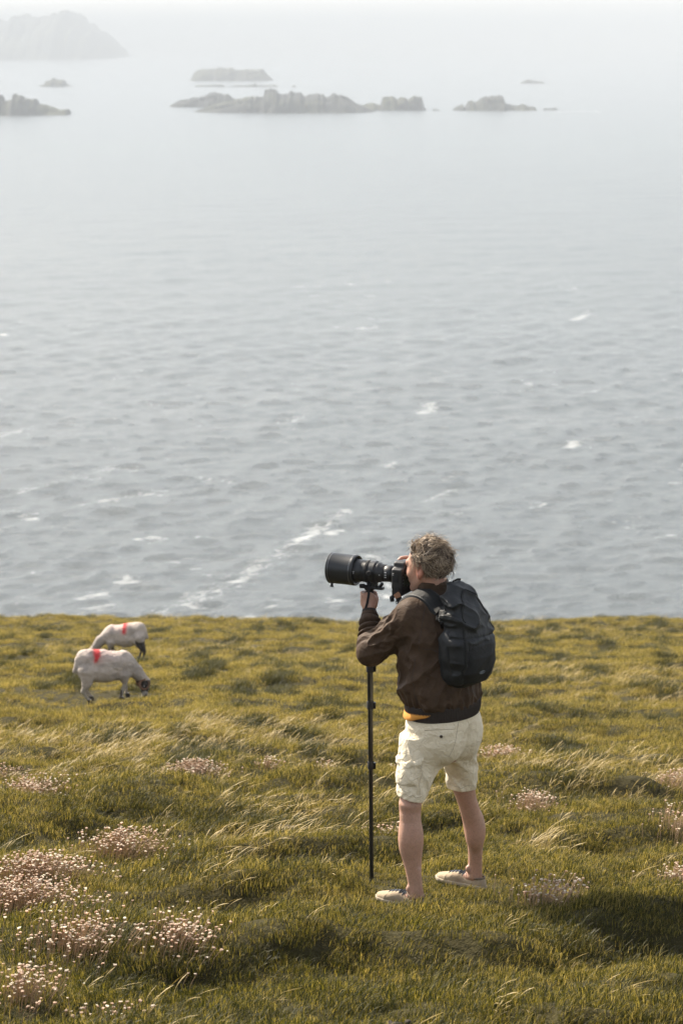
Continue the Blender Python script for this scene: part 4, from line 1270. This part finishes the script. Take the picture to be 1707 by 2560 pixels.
# compression buckle on the far side
m = MB(); q, nr = snap(pt, tor(-.155, -.22, 1.34), .004); m.box(q, nr * .006, Vector((0, 0, .018)), nr.cross(Vector((0, 0, 1))) * .010); m.build('side_buckle', M_PACK2, pack, bevel=.002)
# small grey emblem low on the front pocket : an oval outline round three strokes
M_MARK = plain('grey_print', (.16, .18, .19), .55)
ec, en = snap(ft, tor(.035, -.33, 1.222), .0015)
ex = Vector((0, 0, 1)).cross(en).normalized(); ey = en.cross(ex)
m = MB(); ring = [ec + ex * (.021 * math.cos(2 * math.pi * k / 28)) + ey * (.0072 * math.sin(2 * math.pi * k / 28)) for k in range(29)]
ring = [snap(ft, p, .0015)[0] for p in ring]
m.tube(ring, .0014, 6, cap=False)
for k in (-1, 0, 1):
    a, b = snap(ft, ec + ex * (-.008 + k * .006) - ey * .002, .0015)[0], snap(ft, ec + ex * (.004 + k * .006) + ey * .003, .0015)[0]
    m.tube([a, b], .0015, 6)
m.build('emblem', M_MARK, pack)

# ------------------------------------------------------------------ camera with long lens
cm = tag(empty('camera', (BX, BY, BZ)), 'black camera with a huge telephoto lens and lens hood held to the eye', 'camera')
t = NT('black_lens_enamel'); o_ = t.obj()
t.bsdf(Base_Color=t.mix(t.noise(40, 4, .6, o_), (.012, .013, .014), (.022, .023, .025)), Roughness=.42, Normal=t.bump(t.noise(700, 2, .5, o_), .25, .001))
M_LENS = t.m
M_RUB = plain('black_rubber', (.010, .010, .011), .75, bump=.3, bscale=600)
M_GLOSS = plain('gloss_black', (.008, .008, .009), .22)
M_TRIM = plain('silver_trim', (.32, .33, .34), .35, metal=.8)
M_HOOD = plain('hood_black', (.020, .022, .024), .38, bump=.15, bscale=500)
M_PRINT = plain('white_print', (.55, .55, .55), .6)
m = MB(); v, f = lathe(lens(0), lens(1), [(.086, .0), (.086, .033), (.090, .036), (.094, .0395), (.098, .0415), (.128, .0425), (.131, .0405), (.133, .0405), (.136, .043), (.150, .0445), (.158, .0475), (.163, .0505), (.171, .0510), (.173, .0495), (.176, .0495), (.178, .0515), (.212, .0525),
    (.214, .0505), (.217, .0505), (.219, .053), (.236, .0535), (.238, .0525), (.240, .0535), (.242, .0525), (.244, .0540), (.246, .053), (.248, .0542), (.250, .0532), (.252, .0545), (.262, .0555), (.285, .0575), (.300, .060), (.318, .064), (.325, .064), (.325, .0)], 56)
m.add(v, f); barrel = m.build('lens_barrel', M_LENS, cm)
m = MB()
for tt, r in ((.1345, .0437), (.2155, .0520)):
    v, f = lathe(lens(0), lens(1), [(tt - .0022, r - .002), (tt - .0015, r), (tt + .0015, r), (tt + .0022, r - .002)], 56); m.add(v, f)
m.build('seam_ring', M_RUB, barrel)
# the hood is a shell : outer wall, lip, inner wall, open at both ends
m = MB(); v, f = lathe(lens(0), lens(1), [(.291, .0655), (.288, .0740), (.291, .0768), (.302, .0785), (.306, .0772), (.308, .0772), (.420, .0768), (.423, .0780), (.432, .0785), (.434, .0765), (.432, .0745), (.310, .0735), (.296, .0690), (.292, .0655)], 72)
m.add(v, f); hood = m.build('lens_hood', M_HOOD, cm)
m = MB()
for tt, r in ((.307, .0778), (.4215, .0777)):
    v, f = lathe(lens(0), lens(1), [(tt - .0012, r - .001), (tt - .0006, r + .0006), (tt + .0006, r + .0006), (tt + .0012, r - .001)], 72); m.add(v, f)
m.build('trim_ring', M_TRIM, hood)
m = MB(); m.add(*lathe(lens(.419, -.02, -.073), lens(.419, -.03, -.1), [(0, .0), (0, .006), (.012, .006), (.013, .009), (.020, .009), (.021, .0)], 16)); m.build('hood_screw', M_RUB, hood)
v, f = lathe(lens(0), lens(1), [(.33, .0), (.336, .03), (.33, .058), (.325, .063)], 48)
mesh('front_glass', v, f, plain('lens_glass', (.01, .012, .018), .06), barrel)
# ribbed focus ring
V, F = [], []; N = 200
for zi, (tt, o) in enumerate(((.222, .0), (.2225, .0022), (.2345, .0022), (.235, .0))):
    for k in range(N):
        th = 2 * math.pi * k / N; r = .0532 + o + (.0009 if k % 4 < 2 else 0) * (0 < zi < 3)
        V.append(lens(tt, r * math.sin(th), r * math.cos(th)))
for zi in range(3):
    for k in range(N): F.append((zi * N + k, zi * N + (k + 1) % N, (zi + 1) * N + (k + 1) % N, (zi + 1) * N + k))
mesh('focus_ring', V, F, M_RUB, barrel, smooth=False)
# tripod collar with its knob and foot
m = MB(); v, f = lathe(lens(0), lens(1), [(.182, .051), (.184, .0565), (.206, .0565), (.208, .051)], 56); m.add(v, f)
col_ = m.build('tripod_collar', M_LENS, cm)
m = MB(); m.add(*lathe(lens(.195, -.052, .006), lens(.195, -.2, .006), [(0, .0), (0, .009), (.010, .009), (.011, .0135), (.022, .0135), (.024, .011), (.024, .0)], 18)); m.build('collar_knob', M_RUB, col_)
m = MB()
m.box(lens(.195, 0, -.062), LD * .016, LR * .012, (0, 0, .012))
m.box(lens(.185, 0, -.080), LD * .040, LR * .014, (0, 0, .0065))
m.tube([lens(.150, 0, -.052), lens(.160, 0, -.066), lens(.172, 0, -.078)], .009, 8)
m.build('lens_foot', M_LENS, col_, bevel=.003)
m = MB()
for a_ in (0, 1, 2): m.box(lens(.118 + .0 * a_, -.0415, .012 - .012 * a_), LD * .0045, LR * .0012, (0, 0, .0022))
m.box(lens(.150, -.0440, -.002), LD * .003, LR * .0012, (0, 0, .002))
m.box(lens(.285, -.0575, .0), LD * .0015, LR * .0012, (0, 0, .006)); m.box(lens(.285, -.0575, .006), LD * .0055, LR * .0012, (0, 0, .0012))
m.build('scale_marks', M_PRINT, barrel)['kind'] = 'stuff'
m = MB(); m.box(lens(.205, .0, .0535), LD * .008, LR * .014, (0, 0, .0018)); m.build('name_plate', plain('grey_plate', (.10, .10, .10), .4), barrel, bevel=.001)
# body with a vertical grip
def f_cam(p):
    q = p - LA; a = q @ LD; b = q @ LR; c = q[:, 2]
    def rb(ca, cb, cc, ha, hb, hc, r):
        x = np.stack([np.abs(a - ca) - ha + r, np.abs(b - cb) - hb + r, np.abs(c - cc) - hc + r], 1)
        return np.linalg.norm(np.maximum(x, 0), axis=1) + np.minimum(x.max(1), 0) - r
    d = rb(.045, .004, -.010, .031, .074, .053, .012)
    d = smin(d, rb(.047, .004, -.078, .029, .070, .020, .012), .008)
    d = smin(d, rb(.058, .060, -.022, .034, .020, .062, .014), .012)         # hand grip
    d = smin(d, rb(.046, -.004, .050, .034, .032, .022, .014), .012)         # prism
    d = smin(d, rb(.012, -.004, .046, .016, .020, .014, .008), .006)         # eyepiece
    d = smin(d, cone(p, lens(.076), lens(.092), .038, .036), .006)
    return d
V, F = surface(f_cam, LA + (-.16, -.12, -.12), LA + (.10, .16, .10), .0032, 1, .006)
M_BODY = plain('camera_body_black', (.013, .013, .014), .5, bump=.4, bscale=500, bdist=.002)
cb_ = mesh('camera_body', V, F, M_BODY, cm)
m = MB(); m.add(*lathe(lens(-.002, -.004, .046), lens(-1, -.004, .046), [(0, .0), (0, .014), (.004, .019), (.010, .018), (.010, .010), (.004, .008)], 20)); m.build('eyecup', M_RUB, cb_)
m = MB(); m.box(lens(.0130, -.006, -.020), LD * .0025, LR * .041, (0, 0, .029)); m.build('screen', plain('screen_glass', (.045, .050, .030), .08), cb_, bevel=.001)  # olive reflection put into the base colour of the screen
for i, (a_, b_, r_, h_) in enumerate(((.040, -.048, .014, .012), (.050, .048, .012, .010), (.066, .060, .008, .014))):
    m = MB(); m.add(*lathe(lens(a_, b_, .040), lens(a_, b_, 1), [(0, r_), (h_, r_), (h_ + .002, r_ - .002), (h_ + .002, 0)], 18)); m.build('dial', M_GLOSS, cb_)
m = MB()
for b_, u_ in ((-.060, .012), (-.060, -.004), (-.060, -.020), (-.060, -.036)):
    m.add(*lathe(lens(.014, b_, u_), lens(-1, b_, u_), [(0, 0), (0, .005), (.003, .005), (.004, .003), (.004, 0)], 12))
m.build('buttons', M_GLOSS, cb_)
m = MB(); m.box(lens(.050, -.0715, -.005), LD * .014, LR * .002, (0, 0, .020)); m.build('port_cover', M_RUB, cb_, bevel=.001)
m = MB(); m.box(lens(.044, -.0715, -.058), LD * .012, LR * .002, (0, 0, .012)); m.build('port_cover', M_RUB, cb_, bevel=.001)
m = MB()
for u_ in (.020, .012): m.box(lens(.063, -.0725, u_), LD * .004, LR * .0012, (0, 0, .0012))
m.build('white_marks', M_PRINT, cb_)
# strap : lug, tan leather end, buckle, black webbing to the neck
def band(pts, w, th, wdir):
    V, F = [], []
    pts = [Vector(p) for p in pts]; n = len(pts)
    for i, p in enumerate(pts):
        t_ = (pts[min(i + 1, n - 1)] - pts[max(i - 1, 0)]).normalized()
        wv = Vector(wdir); wv = (wv - t_ * wv.dot(t_)).normalized(); nv = t_.cross(wv)
        for s, u in ((-1, -1), (1, -1), (1, 1), (-1, 1)): V.append(p + wv * (s * w / 2) + nv * (u * th / 2))
    for i in range(n - 1):
        for k in range(4):
            k2 = (k + 1) % 4
            F.append((4 * i + k, 4 * i + k2, 4 * i + 4 + k2, 4 * i + 4 + k))
    F += [(3, 2, 1, 0), (4 * n - 4, 4 * n - 3, 4 * n - 2, 4 * n - 1)]
    return V, F
M_STRAP = plain('black_webbing', (.010, .010, .011), .8, bump=.4, bscale=300)
s0 = lens(.050, -.070, -.094)
v, f = band([s0 + (.0, -.004, .02), s0 + (.010, -.006, .008), s0 + (.016, -.008, -.010), s0 + (.024, -.012, -.030), s0 + (.036, -.014, -.050), s0 + (.050, -.012, -.068), s0 + (.072, .004, -.070), s0 + (.085, .03, -.050)], .030, .003, (1, .3, .4))
st_ = mesh('strap', v, f, M_STRAP, cm, smooth=False)
v, f = band([s0 + (.002, -.0075, .016), s0 + (.009, -.0095, .006), s0 + (.0135, -.0115, -.006)], .031, .0036, (1, .3, .4))
mesh('leather_end', v, f, plain('tan_leather', (.34, .16, .075), .5, bump=.3, bscale=90), st_, smooth=False)
m = MB(); bc = Vector(s0 + (.020, -.014, -.018)); m.tube([bc + Vector(o) for o in ((-.02, -.004, -.004), (.024, .006, .004), (.028, .008, -.010), (-.016, -.002, -.018), (-.02, -.004, -.004))], .0022, 6); m.build('buckle', M_GLOSS, st_)
m = MB(); m.tube([lens(.062, -.066, -.096), lens(.068, -.074, -.104), lens(.066, -.076, -.116), lens(.058, -.070, -.116)], [.009, .013, .012, .007], 10); m.build('strap_lug', M_RUB, cb_)

# ------------------------------------------------------------------ monopod
mp_ = tag(empty('monopod', (BX + MON_B[0], BY + MON_B[1], BZ + MON_B[2])), 'black monopod standing in the grass under the long lens', 'monopod')
MO = Vector(MON_B)
def mz(z): return Vector(mon(z)) - MO
M_ALU = plain('black_anodised', (.010, .011, .012), .33, .15, 20)
for z0, z1, r in ((.60, -.05, .0108), (.93, .585, .0128), (1.13, .915, .0148), (1.50, 1.115, .0170)):
    m = MB(); m.tube([mz(z0), mz(z1)], r, 24); m.build('leg_section', M_ALU, mp_)
for z0, r in ((.592, .0162), (.922, .0182), (1.122, .0205)):
    m = MB(); m.tube([mz(z0 - .022), mz(z0 - .020), mz(z0 + .018), mz(z0 + .022)], [r - .003, r, r, r - .003], 24); cl = m.build('clamp', M_RUB, mp_)
    m = MB(); c = mz(z0); m.box(c + Vector((r + .004, -.004, -.002)), (.006, 0, 0), (0, .009, 0), (0, 0, .017)); m.build('lever', M_GLOSS, cl, bevel=.003)
m = MB(); m.tube([mz(-.05), mz(-.085)], [.013, .009], 16); m.build('rubber_foot', M_RUB, mp_)
m = MB(); m.tube([mz(1.545), mz(1.48), mz(1.40)], [.019, .0185, .0185], 24); m.build('grip', M_RUB, mp_)
m = MB(); m.tube([mz(1.537), mz(1.541), mz(1.556), mz(1.560)], [.016, .026, .027, .018], 24); m.tube([mz(1.555), mz(1.575)], .014, 18)
hd_ = m.build('head', M_RUB, mp_)
m = MB(); c = mz(1.568); m.box(c + Vector((0, 0, -.0075)), LD * .036, LR * .018, (0, 0, .0048)); m.build('clamp_plate', M_GLOSS, hd_, bevel=.002)
m = MB(); c = mz(1.558); m.tube([c + Vector((-.012, -.012, .0)), c + Vector((-.030, -.018, .003)), c + Vector((-.050, -.020, .004))], [.006, .012, .010], 12); m.build('lock_knob', M_RUB, hd_)
m = MB(); c = mz(1.555)
m.add(*band([c + Vector(o) for o in ((-.004, -.030, .045), (-.004, -.045, .01), (-.004, -.050, -.03), (-.012, -.066, -.07), (-.024, -.072, -.11), (-.032, -.070, -.145), (-.030, -.060, -.165))], .012, .0025, (1, .3, 0)))
m.build('wrist_strap', M_STRAP, mp_, smooth=False)
m = MB(); m.tube([c + Vector(o) for o in ((.012, -.022, .03), (.020, -.03, .012), (.034, -.034, .004), (.048, -.036, -.010))], .0018, 6); m.build('cord', M_STRAP, mp_)

# ------------------------------------------------------------------ sheep
t = NT('shorn_fleece')
vc = t.attr('coat').outputs['Color']; o_ = t.obj()
n = t.noise(26, 5, .65, o_); n2 = t.noise(6, 3, .5, o_)
c = t.mix(t.math('MULTIPLY', t.ramp(n, [(.35, 0.), (.75, 1.)]), .28), vc, (.33, .27, .21))
t.bsdf(Base_Color=c, Roughness=.95, Specular_IOR_Level=.1, Sheen_Weight=.15, Normal=t.bump(t.math('ADD', n, n2), 1.0, .035))
M_FLEECE = t.m
M_HORN = plain('brown_horn', (.20, .105, .060), .6, .3, 60)
M_HOOF = plain('black_hoof', (.015, .013, .012), .6)
M_EYE = plain('amber_eye', (.10, .06, .02), .15)

def sheep(name, loc, yaw, label, group, o):
    root = tag(empty(name, loc), label, 'sheep', group)
    root.rotation_euler = (0, 0, yaw)
    tilt = o.get('tilt', 0.0)
    def f_s(p):
        d = ell(p, (-.235, 0, .470), (.165, .135, .180))
        d = smin(d, ell(p, (-.03, 0, .455), (.30, .165, .195)), .06)
        d = smin(d, ell(p, (.215, 0, .415), (.145, .125, .175)), .06)
        d = smin(d, ell(p, (-.02, 0, .375), (.20, .15, .145)), .06)
        d = smin(d, cone(p, (-.30, 0, .60), (.20, 0, .535), .055, .045), .08)       # spine and withers
        nk, pl, mz_ = o['neck'], o['poll'], o['muzzle']
        d = smin(d, cone(p, (.215, 0, .46), nk, .125, .088), .06)
        d = smin(d, cone(p, nk, pl, .088, .064), .03)
        d = smin(d, cone(p, pl, mz_, .056, .030), .025)
        q_ = np.array(pl) * .55 + np.array(mz_) * .45
        d = smin(d, ell(p, q_, (.046, .050, .055)), .03)
        for s in (-1, 1):                                                             # ears
            e0 = np.array(pl) + (-.01, s * .045, .0)
            d = smin(d, cone(p, e0, e0 + (-.035, s * .075, -.02), .017, .010), .012)
        for (hx, fx, kz, s) in o['hind']:
            hip = (-.27, s * .085, .41)
            d = smin(d, cone(p, hip, (hx + .055, s * .085, .265), .108, .060), .05)
            d = smin(d, cone(p, (hx + .055, s * .085, .265), (hx, s * .080, kz), .058, .028), .03)   # stifle to hock
            d = smin(d, cone(p, (hx, s * .080, kz), (fx, s * .080, .035), .026, .019), .015)
            d = smin(d, cone(p, (fx, s * .080, .040), (fx + .02, s * .080, .012), .023, .024), .012)
        for (kx, fx, s) in o['front']:
            d = smin(d, cone(p, (.20, s * .085, .33), (kx, s * .078, .205), .080, .031), .04)
            d = smin(d, cone(p, (kx, s * .078, .205), (fx, s * .075, .035), .027, .017), .012)
            d = smin(d, cone(p, (fx, s * .075, .038), (fx + .02, s * .075, .012), .022, .023), .012)
        d = smin(d, cone(p, (-.375, 0, .545), (-.415, 0, .40), .034, .020), .03)       # docked tail
        d = d - .018 * (fbm(p[:, 0] * 14, p[:, 2] * 14 + p[:, 1] * 9, 2, 3) - .5)
        # hollow flank and ribs
        return d - .016 * np.exp(-((p[:, 0] + .27) / .05) ** 2 - ((p[:, 2] - .60) / .05) ** 2) + .024 * np.exp(-((p[:, 0] - .06) / .08) ** 2 - ((p[:, 2] - .64) / .04) ** 2) + .022 * np.exp(-((p[:, 0] + .165) / .05) ** 2 - ((p[:, 2] - .50) / .07) ** 2)
    V, F = surface(f_s, (-.50, -.22, -.10), (.72, .22, .74), .0085, 1)
    bd = mesh('body', V, F, M_FLEECE, root)
    x, y, z = V.T
    C = np.tile(np.array([.60, .52, .455]), (len(V), 1))
    nz = fbm(x * 9, z * 9 + y * 7, 4, 3)
    wash = np.clip(np.exp(-((x - o['mark'] - .10) / .22) ** 2) * sstep(.48, .62, z), 0, 1)[:, None] * .35
    C = C * (1 - wash) + np.array([.62, .36, .36]) * wash
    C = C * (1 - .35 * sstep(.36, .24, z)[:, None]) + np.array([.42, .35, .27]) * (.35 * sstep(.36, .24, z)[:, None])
    kl = (sstep(.235, .17, z + .08 * (nz - .5)) * (x < .32))[:, None]
    lc = np.where((nz > o['legdark'])[:, None], np.array([.025, .022, .02]), np.array([.46, .41, .35]))
    C = C * (1 - kl) + lc * kl
    mot = (sstep(.48, .66, fbm(x * 6 + 3, z * 7 + y * 3, 1, 4)) * .6)[:, None]
    C = C * (1 - mot) + np.array([.33, .29, .26]) * mot
    if o.get('blackhind'):
        bl = (z < .33 + .08 * nz) & (x < -.24) & (y * o['blackhind'] > 0); C[bl] = (.018, .016, .015)
    C[(z < .045) & (x < .36)] = (.018, .016, .015)
    pl = np.array(o['poll']); mz_ = np.array(o['muzzle']); ax = (mz_ - pl)
    th = ((V - pl) @ ax) / (ax @ ax)
    dist = np.linalg.norm(V - (pl + np.clip(th, -.2, 1.1)[:, None] * ax), axis=1)
    hdm = (th > -.18) & (dist < .13) & (x > .30)
    hc = np.where((np.abs(fbm(x * 17 + 3, z * 17 + y * 11, 6, 2)) > .62)[:, None], np.array([.50, .46, .42]), np.array([.014, .013, .013]))
    C[hdm] = hc[hdm]
    w_ = .034 + .030 * (nz - .5) * 2
    stripe = np.exp(-((x - o['mark'] - .30 * (z - .60) * o.get('slant', 1) * .5) / w_) ** 4) * sstep(o['low'], o['low'] + .05, z + .05 * (nz - .5)) * (z > .3)
    side = sstep(-.02, .03, y * o['side'] + .06)
    k = (stripe * side)[:, None]
    C = C * (1 - k) + np.array([.70, .018, .030]) * k
    halo = (np.exp(-((x - o['mark']) / .055) ** 2) * sstep(o['low'] - .04, o['low'] + .08, z) * side * .30)[:, None]
    C = C * (1 - halo) + np.array([.72, .10, .10]) * halo
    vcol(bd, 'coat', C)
    for s in (-1, 1):                                                                 # curled horns
        m = MB(); pts = []; rad = []
        for k in range(22):
            a = R(70 + 330 * k / 21); rr = .060 + .006 * k / 21
            pts.append(Vector(pl) + Vector((-.010 + rr * math.cos(a) * .9 - .022, s * (.052 + .045 * k / 21), .005 + rr * math.sin(a) - .012)))
            rad.append(.021 * (1 - .72 * (k / 21)))
        m.tube(pts, rad, 10); m.build('horn', M_HORN, root)
        e = MB(); q_ = Vector(pl) * .66 + Vector(mz_) * .34 + Vector((.020, s * .045, .008)); e.tube([q_ + Vector((0, -s * .012, 0)), q_, q_ + Vector((0, s * .006, 0))], [.010, .011, .005], 10); e.build('eye', M_EYE, root)
    feet = [(fx + .012, s * .080) for _, fx, _, s in o['hind']] + [(fx + .012, s * .075) for _, fx, s in o['front']]
    for fx, sy in feet:
        m = MB(); m.tube([(fx, sy, .040), (fx + .006, sy, .015), (fx + .010, sy, -.012)], [.024, .029, .031], 10); m.build('hoof', M_HOOF, root)
    return root
def gz(x, y): return float(ground_h(np.array([x]), np.array([y]))[0])
GR = 'two shorn sheep grazing on the slope'
sheep('sheep', (-2.93, 29.3, gz(-2.93, 29.3) + .065), R(20), 'shorn sheep with black face grazing in front, red paint stripe near its rump', GR,
      dict(neck=(.36, 0, .345), poll=(.485, -.005, .185), muzzle=(.475, -.01, -.005), hind=[(-.335, -.262, .155, -1), (-.265, -.20, .150, 1)], front=[(.205, .150, -1), (.262, .262, 1)],
           mark=-.150, low=.50, side=-1, legdark=.60))
sheep('sheep', (-3.80, 41.0, gz(-3.80, 41.0) + .11), R(174), 'paler shorn sheep facing left behind the other, one black hind leg showing', GR,
      dict(neck=(.40, .03, .34), poll=(.545, .05, .150), muzzle=(.56, .05, -.04), hind=[(-.385, -.350, .170, 1), (-.30, -.26, .16, -1)], front=[(.22, .19, -1), (.235, .23, 1)],
           mark=-.030, low=.47, side=1, legdark=.30, blackhind=1, slant=0))

# ------------------------------------------------------------------ sea thrift gone to seed
t = NT('dry_flower'); vc = t.attr('petal').outputs['Color']
d = t.n('ShaderNodeBsdfPrincipled', {'Base Color': vc, 'Roughness': .85, 'Specular IOR Level': .1})
tr = t.n('ShaderNodeBsdfTranslucent', {'Color': vc})
mx = t.n('ShaderNodeMixShader', {0: .40, 1: d.outputs[0], 2: tr.outputs[0]}); t.t.links.new(mx.outputs[0], t.out.inputs[0])
M_FLOWER = t.m
M_STEM = plain('russet_stem', (.40, .27, .16), .8, .3, 20)
M_CUSH = leaf_mat('thrift_leaves', [(0.3, (0.030, 0.040, 0.012)), (0.7, (0.060, 0.066, 0.020))], .25)
CLUMPS = [  # x, y, rx, ry, heads, stem height, label
    (-1.19, 18.37, .26, .30, 330, .10, 'thick pink patch of dry thrift heads alone on the slope right of the sheep'),
    (-2.21, 16.2, .26, .45, 340, .12, 'large pink patch of dry thrift heads at the left edge, level with the lone patch'),
    (-2.64, 18.2, .16, .30, 90, .12, 'pale wisp of dry thrift heads at the left edge above the large pink patch'),
    (-.60, 18.9, .10, .12, 45, .08, 'small brownish tuft of thrift heads right of the lone pink patch'),
    (-.16, 19.6, .10, .12, 50, .08, 'small pale tuft of thrift heads left of the monopod'),
    (1.37, 20.2, .22, .25, 180, .10, 'pale row of thrift heads right of the cream shorts'),
    (.44, 19.6, .07, .2, 40, .09, 'small tuft of thrift heads between monopod and shorts'),
    (.26, 13.8, .16, .25, 110, .11, 'thrift heads behind the monopod by the left shin'),
    (1.30, 16.05, .17, .28, 120, .11, 'pale thrift heads among straw right of the right shin'),
    (2.52, 17.6, .17, .30, 110, .12, 'thrift heads at the right edge, topmost on that side'),
    (2.06, 14.35, .14, .30, 50, .11, 'sparse reddish thrift heads at the right edge, middle of that side'),
    (1.78, 12.1, .13, .16, 90, .10, 'dense thrift heads at the right edge, lowest on that side'),
    (.99, 11.2, .20, .26, 95, .13, 'loose long-stemmed thrift heads in the grass right of the shoes'),
    (-1.25, 13.1, .26, .30, 240, .12, 'thrift heads on a mound above the big foreground patches at the left'),
    (-1.62, 12.05, .32, .34, 400, .12, 'broad upper foreground patch of pinkish thrift heads at the left'),
    (-1.55, 11.1, .30, .30, 360, .12, 'broad lower foreground patch of pinkish thrift heads at the left edge'),
    (-1.14, 9.85, .26, .34, 200, .11, 'scattered thrift heads below the broad foreground patches'),
    (-.72, 9.95, .16, .26, 130, .10, 'thrift heads right of the scattered ones, below the dark hollow'),
    (-1.22, 8.75, .16, .20, 90, .10, 'white thrift heads in the bottom left corner'),
    (-.86, 8.55, .14, .20, 40, .10, 'few thrift heads low at the bottom left of the picture'),
]
def thrift(i, x0, y0, rx, ry, n, hgt, label):
    rng = np.random.default_rng(100 + i)
    z0 = gz(x0, y0)
    root = tag(empty('thrift_clump', (x0, y0, z0)), label, 'plant', 'clumps of dry sea thrift on the slope')
    SV, SF, HV, HF_, HC_ = [], [], [], [], []
    m = MB()
    n = int(n * 1.5)
    for k in range(n):
        a = rng.uniform(0, 6.283); r = abs(rng.normal(0, .58)) ** .85 * (1 + .6 * (rng.random() < .06))
        px, py = rx * r * math.cos(a), ry * r * math.sin(a)
        pz = gz_arr(x0 + px, y0 + py) - z0
        h = (hgt + .02) * rng.uniform(.5, 1.2) * (1.05 - .2 * min(r, 1.5))
        lx, ly = .35 * h * rng.uniform(.2, 1.2) + .02 * math.cos(a), rng.normal(0, .015)
        w = .0014
        p0 = np.array([px, py, pz - .01]); p1 = np.array([px + lx * .35, py + ly * .4, pz + h * .55]); p2 = np.array([px + lx, py + ly, pz + h])
        b = len(SV)
        for p in (p0, p1, p2):
            for j in range(3):
                SV.append(p + np.array([math.cos(2.094 * j), math.sin(2.094 * j), 0]) * w)
        for s in range(2):
            for j in range(3): SF.append((b + 3 * s + j, b + 3 * s + (j + 1) % 3, b + 3 * s + 3 + (j + 1) % 3, b + 3 * s + 3 + j))
        # a papery head : two whorls of pointed bracts round a small button
        R_ = rng.uniform(.0036, .0080)
        base = np.array([.60, .455, .345]) if rng.random() < .6 else np.array([.74, .65, .53])
        base = base * rng.uniform(.6, 1.15)
        b = len(HV); tw = rng.uniform(0, 6.28)
        tl = rng.normal(0, .35, 2)
        HV.append(p2 + (0, 0, -.003)); HC_.append(np.array([.36, .17, .10]))
        NB_ = 7
        for j in range(NB_):
            th = tw + 6.283 * j / NB_; q = R_ * rng.uniform(.8, 1.2)
            HV.append(p2 + np.array([math.cos(th) * q * .75, math.sin(th) * q * .75, .1 * q])); HC_.append(base * np.array([.85, .66, .62]))
        for j in range(NB_):
            th = tw + 6.283 * (j + .5) / NB_; q = R_ * rng.uniform(.8, 1.25)
            HV.append(p2 + np.array([math.cos(th) * q + tl[0] * q, math.sin(th) * q + tl[1] * q, q * rng.uniform(.5, 1.0)])); HC_.append(np.minimum(base * 1.15, .85))
        HV.append(p2 + np.array([tl[0] * R_ * .8, tl[1] * R_ * .8, R_ * .95])); HC_.append(np.minimum(base * 1.2, .88))
        for j in range(NB_):
            j2 = (j + 1) % NB_
            HF_.append((b, b + 1 + j2, b + 1 + j)); HF_.append((b + 1 + j, b + 1 + j2, b + 1 + NB_ + j)); HF_.append((b + 1 + NB_ + j, b + 1 + j2, b + 1 + NB_ + j2))
            HF_.append((b + 1 + NB_ + j, b + 1 + NB_ + j2, b + 1 + 2 * NB_))
    so_ = mesh('stems', SV, SF, M_STEM, root); so_['kind'] = 'stuff'
    ho_ = mesh('flower_heads', HV, HF_, M_FLOWER, root, smooth=False); vcol(ho_, 'petal', HC_); ho_['kind'] = 'stuff'
    V, F, T = [], [], []
    for k in range(int(n * .3)):
        a = rng.uniform(0, 6.283); r = math.sqrt(rng.random())
        px, py = rx * r * math.cos(a) * .95, ry * r * math.sin(a) * .95
        v, f, t_ = blades(random.Random(int(rng.integers(1e9))), 6, .02, .02, .05, .003, .1, seg=2)
        b = len(V); pz = gz_arr(x0 + px, y0 + py) - z0
        V += [(q[0] + px, q[1] + py, q[2] + pz) for q in v]; F += [tuple(i_ + b for i_ in q) for q in f]; T += t_
    lo_ = mesh('leaves', V, F, M_CUSH, root, smooth=False); fattr(lo_, 'tint', T); lo_['kind'] = 'stuff'
_G = {}
def gz_arr(x, y): return gz(x, y)
for i, c in enumerate(CLUMPS): thrift(i, *c)

# ------------------------------------------------------------------ droppings on the turf
M_DUNG = plain('dark_dung', (.030, .020, .013), .85, .4, 60, .6, 90)
for i, (x0, y0, r0, lb) in enumerate(((1.37, 12.93, .045, 'dark sheep dropping in the grass right of the right shoe'),
                                      (-.36, 14.97, .05, 'dark sheep dropping in the grass left of the monopod'),
                                      (1.80, 18.19, .04, 'dark sheep dropping near the tall straw at the right'),
                                      (.20, 8.70, .025, 'small dropping in the grass at the bottom centre'))):
    rng = np.random.default_rng(50 + i)
    cs = [(rng.normal(0, r0 * .6), rng.normal(0, r0 * .4), abs(rng.normal(0, r0 * .25)), rng.uniform(.35, .6) * r0) for _ in range(9)]
    def f_d(p):
        d = None
        for a, b, c_, r in cs:
            e = ell(p, (a, b, c_), (r, r, r * .8)); d = e if d is None else smin(d, e, r0 * .15)
        return d
    V, F = surface(f_d, (-r0 * 3.2, -r0 * 2.5, -r0), (r0 * 3.2, r0 * 2.5, r0 * 1.8), r0 * .16, 1, .002)
    tag(mesh('sheep_dropping', V, F, M_DUNG, loc=(x0, y0, gz(x0, y0) + .02)), lb, 'dropping', 'sheep droppings on the turf')
